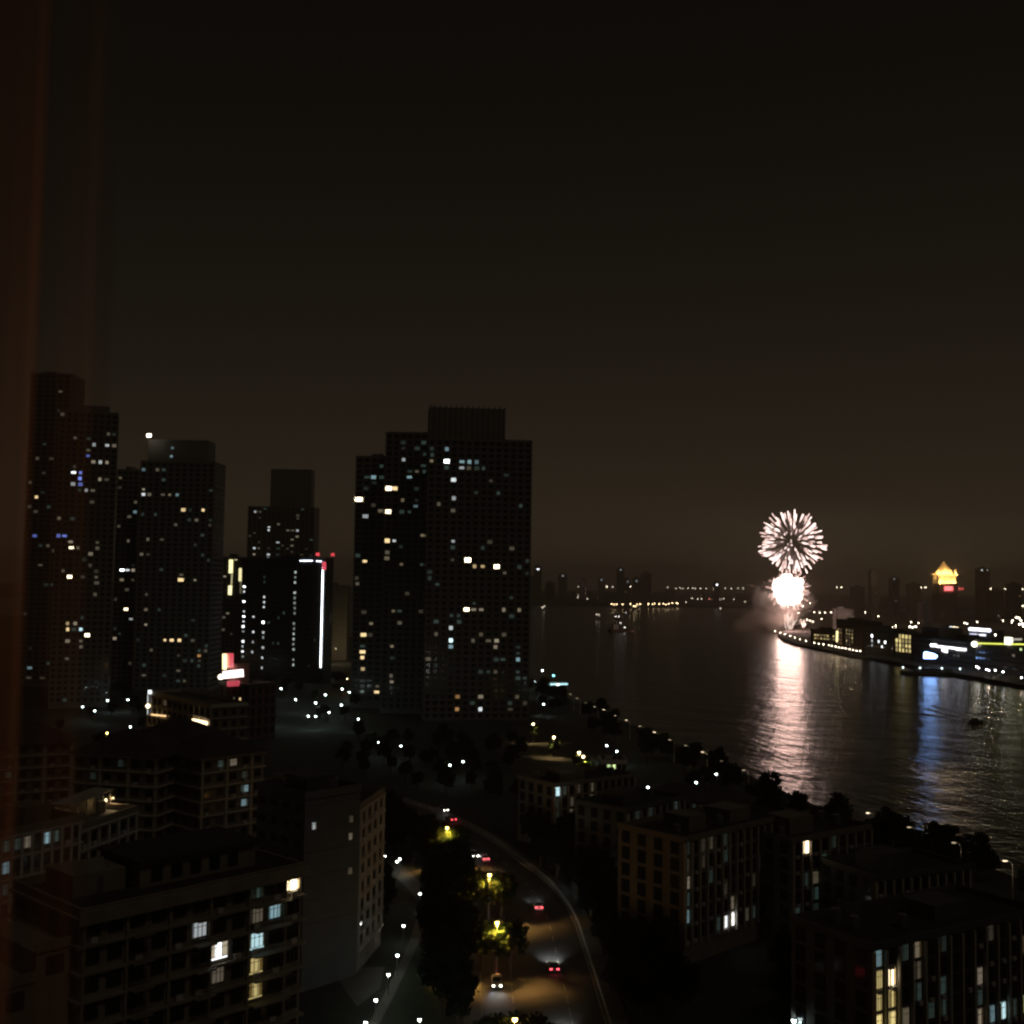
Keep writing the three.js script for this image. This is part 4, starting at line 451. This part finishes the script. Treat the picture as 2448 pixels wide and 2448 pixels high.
// ---------- fireworks ----------
const FW = 1800;
function sparkGeo() { const g = new THREE.LatheGeometry([[0, 0], [.18, .12], [.34, .45], [.5, .78], [.5, .9], [.3, .98], [0, 1]].map(([x, y]) => new THREE.Vector2(x, y)), 7); return g; }
{ const spark = sparkGeo(), c = far(0, 1495, 1022, FW), rad = 65 / 2130 * FW, g = thing('firework_burst', 'round pink white firework shell burst above the river', 'firework', c), m = glow(1, .66, .6, 2), m2 = glow(1, .78, .72, 3.6), tail = glow(1, .55, .5, .16), r = rng(5);
  const up = V(0, 1, 0);
  for (let i = 0; i < 200; i++) { const y = 1 - 2 * (i + .5) / 200, a = i * 2.39996 + r() * .7, q = Math.sqrt(1 - y * y), d = V(q * Math.cos(a), y + (r() - .5) * .2, q * Math.sin(a)).normalize(), o = rad * (.8 + .22 * r()), l = rad * (.16 + .16 * r()), s = part(g, 'spark_trail', spark, r() < .4 ? m2 : m, d.clone().multiplyScalar(o - l)); s.quaternion.setFromUnitVectors(up, d); s.scale.set(1.7, l, 1.7); if (i % 2) { const e = part(g, 'ember_tail', spark, tail, d.clone().multiplyScalar(o * (.3 + .2 * r()))); e.quaternion.copy(s.quaternion); e.scale.set(.9, o * .42, .9); } }
  const c2 = far(0, 1487, 1112, FW), g2 = thing('firework_burst', 'blinding white firework burst low over the water', 'firework', c2), W = glow(1, .68, .58, 8), r2 = rng(8), R2 = 34 / 2130 * FW;
  for (let i = 0; i < 110; i++) { const y = 1 - 2 * (i + .5) / 110, a = i * 2.39996 + r2() * .5, q = Math.sqrt(1 - y * y), d = V(q * Math.cos(a), y, q * Math.sin(a)), l = R2 * (.68 + .28 * r2()), s = part(g2, 'spark_trail', spark, W, d.clone().multiplyScalar(.5)); s.quaternion.setFromUnitVectors(up, d); s.scale.set(6.5, l, 6.5); }
  const fr = [glow(1, .68, .6, 2.6), glow(1, .62, .54, 1.1), glow(1, .55, .48, .5)];
  for (let i = 0; i < 180; i++) { const y = 1 - 2 * r2(), a = r2() * 6.283, q = Math.sqrt(1 - y * y), d = V(q * Math.cos(a), y - .08, q * Math.sin(a)).normalize(), o = R2 * (.8 + .5 * Math.pow(r2(), 1.6)), l = R2 * (.3 + .3 * r2()), s = part(g2, 'spark_trail', spark, fr[o > R2 * 1.1 ? 2 : o > R2 * .95 ? 1 : 0], d.clone().multiplyScalar(o - l)); s.quaternion.setFromUnitVectors(up, d); s.scale.set(1.7, l, 1.7); }
  const l = new THREE.PointLight(lin(1, .58, .48), 26000); l.position.set(0, -R2 - 22, 14); l.castShadow = true; l.shadow.radius = 1000; g2.add(l);
  // small fountains burning on the tip of the land
  for (const [x, y, h, n, label] of [[375, 935, 34, 34, 'white spark fountain on the tip of the land'], [470, 905, 22, 26, 'smaller spark fountain beside the amber blocks']]) { const p = gnd(4, x, y, bb), f = thing('firework_fountain', label, 'firework', p), rf = rng(h); part(f, 'launch_box', bx(3, 1.6, 3, 0, .8, 0), M.darkwall); for (let i = 0; i < n; i++) { const a = rf() * 6.283, t = .1 + rf() * .5, d = V(Math.sin(t) * Math.cos(a), Math.cos(t), Math.sin(t) * Math.sin(a)), s = part(f, 'spark_trail', spark, glow(1, .74, .62, 1.6), d.clone().multiplyScalar(h * (.1 + .5 * rf())).add(V(0, 1.6, 0))); s.quaternion.setFromUnitVectors(up, d); s.scale.set(1, h * (.12 + .22 * rf()), 1); } } }

{ // smoke drifting round and below the bursts: many thin puffs that together read as one lit cloud
  const r = rng(77), puffs = [], c = far(0, 1487, 1120, FW), sn = (x, y, z) => Math.sin(x * 1.7 + y * 2.3) * Math.cos(z * 1.9 - x) + .5 * Math.sin(y * 4.1 + z * 3.3 + x * 2.2);
  for (let i = 0; i < 46; i++) { const rad = 9 + 15 * r(), g = new THREE.IcosahedronGeometry(1, 4), p = g.attributes.position, k = r() * 20; for (let v = 0; v < p.count; v++) { const f = 1 + .22 * sn(p.getX(v) * 1.4 + k, p.getY(v) * 1.4, p.getZ(v) * 1.4 + k); p.setXYZ(v, p.getX(v) * f, p.getY(v) * f * .8, p.getZ(v) * f); } g.computeVertexNormals(); g.deleteAttribute('uv'); const t = r(); puffs.push(g.scale(rad, rad, rad).translate(c.x + (r() - .5) * 70 - t * 34, c.y - 4 - t * 44 + (r() - .5) * 26, c.z - 20 + (r() - .5) * 60)); }
  const m = part(scene, 'firework_smoke', mergeGeometries(puffs), new THREE.MeshStandardMaterial({ color: lin(.75, .73, .7), roughness: 1, transparent: true, opacity: .018, depthWrite: false, side: THREE.DoubleSide })); tag(m, 'thin pinkish smoke hanging around and below the firework bursts', 'smoke', null, 'stuff'); }

// ---------- trees ----------
function treeParts(seed, Hh, rad) {
  const r = rng(seed), P = [], N = [], limbs = [];
  const trunk = new THREE.CylinderGeometry(.12, .26, Hh * .55, 8, 1).translate(0, Hh * .275, 0).toNonIndexed(); limbs.push(trunk);
  const clumps = [];
  for (let i = 0; i < 30; i++) { const a = r() * 6.283, q = Math.sqrt(r()) * rad * .82, t = r(), cy = Hh * (.42 + .5 * t), k = Math.sqrt(Math.max(.15, 1 - Math.pow((t - .4) / .75, 2))); clumps.push(V(Math.cos(a) * q * k, cy, Math.sin(a) * q * k)); }
  for (let i = 0; i < 7; i++) { const c = clumps[i], s = V(0, Hh * (.35 + .15 * r()), 0), l = s.distanceTo(c), g = new THREE.CylinderGeometry(.035, .1, l, 5, 1).translate(0, l / 2, 0); g.applyQuaternion(new THREE.Quaternion().setFromUnitVectors(V(0, 1, 0), c.clone().sub(s).normalize())); limbs.push(g.translate(s.x, s.y, s.z).toNonIndexed()); }
  for (const c of clumps) { const cr = rad * (.26 + .2 * r());
    for (let i = 0; i < 62; i++) { const d = V(r() - .5, r() - .5, r() - .5).normalize(), p = c.clone().addScaledVector(d, cr * Math.cbrt(r())), s = .13 + .17 * r(), a = V(r() - .5, r() - .5, r() - .5).normalize(), b = V(r() - .5, r() - .5, r() - .5).cross(a).normalize(), n = a.clone().cross(b); a.multiplyScalar(s * 1.5); b.multiplyScalar(s);
      const A = p.clone().sub(a), B = p.clone().add(b), Cc = p.clone().add(a), D = p.clone().sub(b); for (const v of [A, B, Cc, A, Cc, D]) { P.push(v.x, v.y, v.z); N.push(n.x, n.y, n.z); } } }
  const g = new THREE.BufferGeometry(); g.setAttribute('position', new THREE.Float32BufferAttribute(P, 3)); g.setAttribute('normal', new THREE.Float32BufferAttribute(N, 3));
  return [mergeGeometries(limbs), g];
}
const kinds = [[31, 8, 3], [32, 9.5, 3.6], [33, 7, 2.8], [34, 10.5, 3.4]].map((a) => treeParts(...a));
function tree(p, label, group, scale = 1, k = Math.floor(R() * 4)) {
  const g = thing('broadleaf_tree', label, 'tree', V(p.x, 0, p.z), R() * 6.283, group); g.scale.setScalar(scale * rr(.85, 1.15));
  part(g, 'trunk', kinds[k][0], M.bark); part(g, 'crown', kinds[k][1], k % 2 ? M.leafA : M.leafB); return g;
}
const lampSpots = streetPos.map((p) => p.clone().add(V(p.x * .02, 0, 4)));
const blocked = (p, pad = 0) => footprints.some((f) => { const q = p.clone().applyMatrix4(f.inv); return Math.abs(q.x) < f.w + pad && q.z < 3 + pad && q.z > -f.d - pad; });
const roadPts = [...Array(60)].map((_, i) => [across(i / 59, .5), cL.getPoint(i / 59).distanceTo(cR.getPoint(i / 59)) / 2 + 3]);
const onRoad = (p) => roadPts.some(([q, w]) => q.distanceTo(p) < w);
function inside(p, poly) { let c = false; for (let i = 0, j = poly.length - 1; i < poly.length; j = i++) { const a = poly[i], b = poly[j]; if ((a.z > p.z) !== (b.z > p.z) && p.x < (b.x - a.x) * (p.z - a.z) / (b.z - a.z) + a.x) c = !c; } return c; }
function grove(pts, n, label, group, scale = 1, gap = 4) {
  const poly = pts.map((a) => gnd(...a)), xs = poly.map((p) => p.x), zs = poly.map((p) => p.z), got = [];
  for (let k = 0; k < n * 30 && got.length < n; k++) { const p = V(rr(Math.min(...xs), Math.max(...xs)), 0, rr(Math.min(...zs), Math.max(...zs))); if (!inside(p, poly) || lampSpots.some((q) => q.distanceTo(p) < 9) || blocked(p) || onRoad(p) || got.some((q) => q.distanceTo(p) < gap)) continue; got.push(p); tree(p, label, group, scale); }
}
grove([[7, 660, 980], [7, 900, 960], [7, 960, 1300], [7, 930, 2000], [7, 700, 2000], [7, 620, 1350]], 46, 'dark tree in the belt between the park path and road', 'trees between path and road', 1, 3.6);
grove([[7, 0, 1000], [7, 330, 950], [7, 420, 1350], [7, 250, 1650], [7, 100, 1500], [7, -150, 1500]], 16, 'dark park tree beside the plain faced slab block', 'park trees', .8);
grove([[7, 300, 560], [7, 620, 640], [7, 880, 860], [7, 640, 960], [7, 330, 780]], 22, 'dark tree behind the sodium lamps on the road bend', 'trees at the road bend');
grove([[7, 0, 60], [7, 1200, 80], [7, 1350, 400], [7, 1100, 560], [7, 700, 440], [7, 300, 380], [7, 0, 330]], 46, 'dark tree at the foot of the tallest tower', 'trees below the towers', .85, 6);
grove([[7, 1230, 700], [7, 1420, 650], [7, 1700, 900], [7, 1880, 1300], [7, 1700, 1400], [7, 1480, 1050]], 34, 'dark tree between the road railing and riverside blocks', 'trees behind the railing', .95);
grove([[7, 1650, 1480], [7, 2050, 1400], [7, 2400, 1900], [7, 1820, 2000]], 40, 'dark tree in the garden before the shopfront block', 'garden trees', .95);
grove([[13, 300, 1000], [13, 800, 900], [13, 900, 1354], [13, 300, 1400]], 18, 'dark garden tree below the teal window block', 'garden trees below the teal windows', .9);
grove([[2, 250, 1640], [2, 950, 1700], [2, 950, 2050], [2, 250, 2050]], 30, 'dark tree around the small garden lamps', 'trees around the garden lamps', .8, 8);
grove([[5, 350, 380], [5, 1000, 500], [5, 950, 860], [5, 350, 900]], 20, 'dark tree in front of the curtain side towers', 'trees before the curtain side towers', .8, 8);
{ const sh = new THREE.CatmullRomCurve3(shore.slice(0, 9)); for (let i = 0; i < 80; i++) { const s = .06 + .82 * (i + R()) / 80, p = sh.getPoint(s), t = sh.getTangent(s), inl = V(-t.z, 0, t.x); if (inl.x > 0) inl.negate(); const q = p.clone().addScaledVector(inl, rr(9, 34)); q.y = 0; if (!blocked(q, -2)) tree(q, 'dark tree on the river promenade strip', 'promenade trees', 1.05); } }
for (const p of streetPos) for (const [dx, dz, sc] of [[-.3, -2.5, 1], [2.5, -3.3, .96], [-2.9, -2.2, .98]]) tree(p.clone().add(V(dx, 0, dz)), 'roadside tree lit gold by a street lamp', 'lamp lit trees', 1, 1).scale.setScalar(sc);

for (const p of yardSpots) tree(V(p.x + .5, 0, p.z - 2.4), 'tree lit orange by a yard light below the tallest tower', 'orange lit trees', .95, 1).scale.setScalar(.84);

// ---------- cars ----------
function carShape() {
  const s = new THREE.Shape([[-2.2, .3], [-2.25, .75], [-2.1, .92], [-1.3, .98], [1.15, .95], [2.05, .8], [2.22, .6], [2.2, .3]].map(([x, y]) => new THREE.Vector2(x, y)));
  const c = new THREE.Shape([[-1.75, .93], [-1.15, 1.4], [.25, 1.42], [1.05, .93]].map(([x, y]) => new THREE.Vector2(x, y)));
  const ex = (q, w, b) => new THREE.ExtrudeGeometry(q, { depth: w - 2 * b, bevelEnabled: true, bevelSize: b, bevelThickness: b, bevelSegments: 3 }).translate(0, 0, -(w - 2 * b) / 2);
  return { body: ex(s, 1.78, .09), cabin: ex(c, 1.5, .06), roof: bx(1.35, .05, 1.4, -.45, 1.475, 0), tyre: new THREE.CylinderGeometry(.32, .32, .22, 16).rotateX(Math.PI / 2), rim: new THREE.CylinderGeometry(.19, .19, .24, 12).rotateX(Math.PI / 2), head: new RoundedBoxGeometry(.12, .18, .4, 2, .05), tail: new RoundedBoxGeometry(.1, .2, .42, 2, .04) };
}
const cs = carShape(), tailOn = glow(1, .07, .1, 7), headOn = glow(1, .95, .85, 14);
function car(label, paint, z, x, y, headS, opt = {}) {       // headS: direction of travel along the road (+1 away, -1 towards)
  const p = gnd(z, x, y, .7); let best = 0, bd = 1e9; for (let i = 0; i <= 200; i++) { const q = across(i / 200, .5), dd = q.distanceTo(p); if (dd < bd) { bd = dd; best = i / 200; } }
  const a = across(Math.max(0, best - .01), .5), b = across(Math.min(1, best + .01), .5), d = b.sub(a).multiplyScalar(headS), g = thing('car', label, 'car', V(p.x, .03, p.z), Math.atan2(-d.z, d.x), 'cars on the road');
  part(g, 'body', cs.body, std(...paint, .3, { metalness: .3 })); part(g, 'cabin', cs.cabin, M.glass); part(g, 'roof', cs.roof, std(...paint, .3, { metalness: .3 }));
  for (const wx of [-1.35, 1.35]) for (const wz of [-.8, .8]) { const w = part(g, 'wheel', cs.tyre, M.darkwall, V(wx, .32, wz)); part(w, 'rim', cs.rim, M.rail); }
  for (const wz of [-.62, .62]) { part(g, 'headlight', cs.head, headOn, V(2.28, .68, wz)); part(g, 'taillight', cs.tail, tailOn, V(-2.3, .78, wz));
    if (opt.beam) { const l = new THREE.SpotLight(lin(.95, 1, .92), opt.beam, 0, .62, .8); l.position.set(2.42, .68, wz); l.target.position.set(14, -1.4, wz * 1.4); l.castShadow = true; l.shadow.radius = 3; g.add(l, l.target); } }
  const tl = new THREE.PointLight(lin(1, .08, .1), 1.2); tl.position.set(-2.6, .8, 0); tl.castShadow = true; g.add(tl);
}
car('dark car with red tail lights and a bright headlight pool', [.03, .03, .035], 7, 1445, 1540, 1, { beam: 260 });
car('silver car changing lanes beyond the dark car', [.5, .5, .5], 7, 1340, 1140, 1, { beam: 60 });
car('white car on the bend with red tail lights', [.6, .6, .6], 7, 985, 826, 1, { beam: 40 });
car('grey car beside the white car on the bend', [.3, .3, .3], 7, 915, 805, -1);
car('dark red car near the second gold lit tree', [.15, .03, .03], 7, 1108, 945, 1, { beam: 25 });
car('car with red tail lights beyond the first gold lit tree', [.1, .1, .1], 7, 765, 570, 1, { beam: 20 });
car('oncoming car with twin headlights beyond the bend', [.2, .2, .2], 7, 713, 507, -1);
car('far car with faint red tail lights past the slab block', [.1, .1, .1], 7, 392, 473, 1);
car('oncoming car with twin headlights near the road edge trees', [.25, .25, .26], 7, 1070, 1645, -1, { beam: 25 });
car('pale car entering at the near end of the road', [.4, .4, .4], 7, 1530, 1985, 1, { beam: 120 });

// ---------- the room the view is seen from ----------
structure('room_wall', bx(.15, 3.2, 3.4, -1.25, EYE - .1, .1), M.cream); structure('room_floor', bx(4, .2, 3.4, .75, EYE - 1.8, .1), M.beige);
{ const c = thing('curtain', 'sheer russet curtain hanging in folds beside the window', 'curtain', V(0, 0, 0)), cloth = new THREE.MeshPhysicalMaterial({ color: lin(.38, .185, .11), roughness: .95, side: THREE.DoubleSide, transparent: true, opacity: .36 }), sheer = cloth.clone(); sheer.opacity = .2;
  for (const [x1, zz, ph] of [[-.5, -1.2, .7], [-.458, -1.27, 2.1]]) { const n = 160, m = 24, P = [], U = [], I = [], x0 = -1.1, y0 = EYE - 1.65, y1 = EYE + 1.35;
    for (let j = 0; j <= m; j++) for (let i = 0; i <= n; i++) { const t = i / n, x = x0 + (x1 - x0) * t, y = y0 + (y1 - y0) * j / m, z = zz + .022 * Math.sin(t * 52 + ph) + .012 * Math.sin(t * 23 + 2 + j * .04) + .004 * Math.sin(j * .5 + t * 9); P.push(x + .008 * Math.sin(t * 52 + 2), y, z); U.push(t * .9, y - y0); if (i < n && j < m) { const k = j * (n + 1) + i; I.push(k, k + 1, k + n + 1, k + 1, k + n + 2, k + n + 1); } }
    const g = new THREE.BufferGeometry(); g.setAttribute('position', new THREE.Float32BufferAttribute(P, 3)); g.setAttribute('uv', new THREE.Float32BufferAttribute(U, 2)); g.setIndex(I); g.computeVertexNormals(); part(c, 'fabric', g, ph < 1 ? cloth : sheer); }
  part(c, 'rod', new THREE.CylinderGeometry(.014, .014, 1, 12).rotateZ(Math.PI / 2).translate(-.65, EYE + 1.38, -1.22), M.rail);
  const s = thing('wall_lamp', 'small warm wall lamp beside the curtain', 'lamp', V(-1.16, EYE + .12, -.72)); part(s, 'bracket', bx(.03, .16, .1), M.rail); part(s, 'lamp_cap', new THREE.CylinderGeometry(.03, .05, .03, 20), M.rail, V(.1, .075, 0)); part(s, 'lamp_globe', new THREE.SphereGeometry(.06, 20, 14), glow(1, .6, .3, 2), V(.1, 0, 0)); const l = new THREE.PointLight(lin(1, .58, .3), .15); l.shadow.radius = 3; l.position.set(.1, 0, 0); l.castShadow = true; s.add(l); }

scene.traverse((o) => { if (o.isMesh) { o.castShadow = true; o.receiveShadow = true; } });
renderer.render(scene, camera);
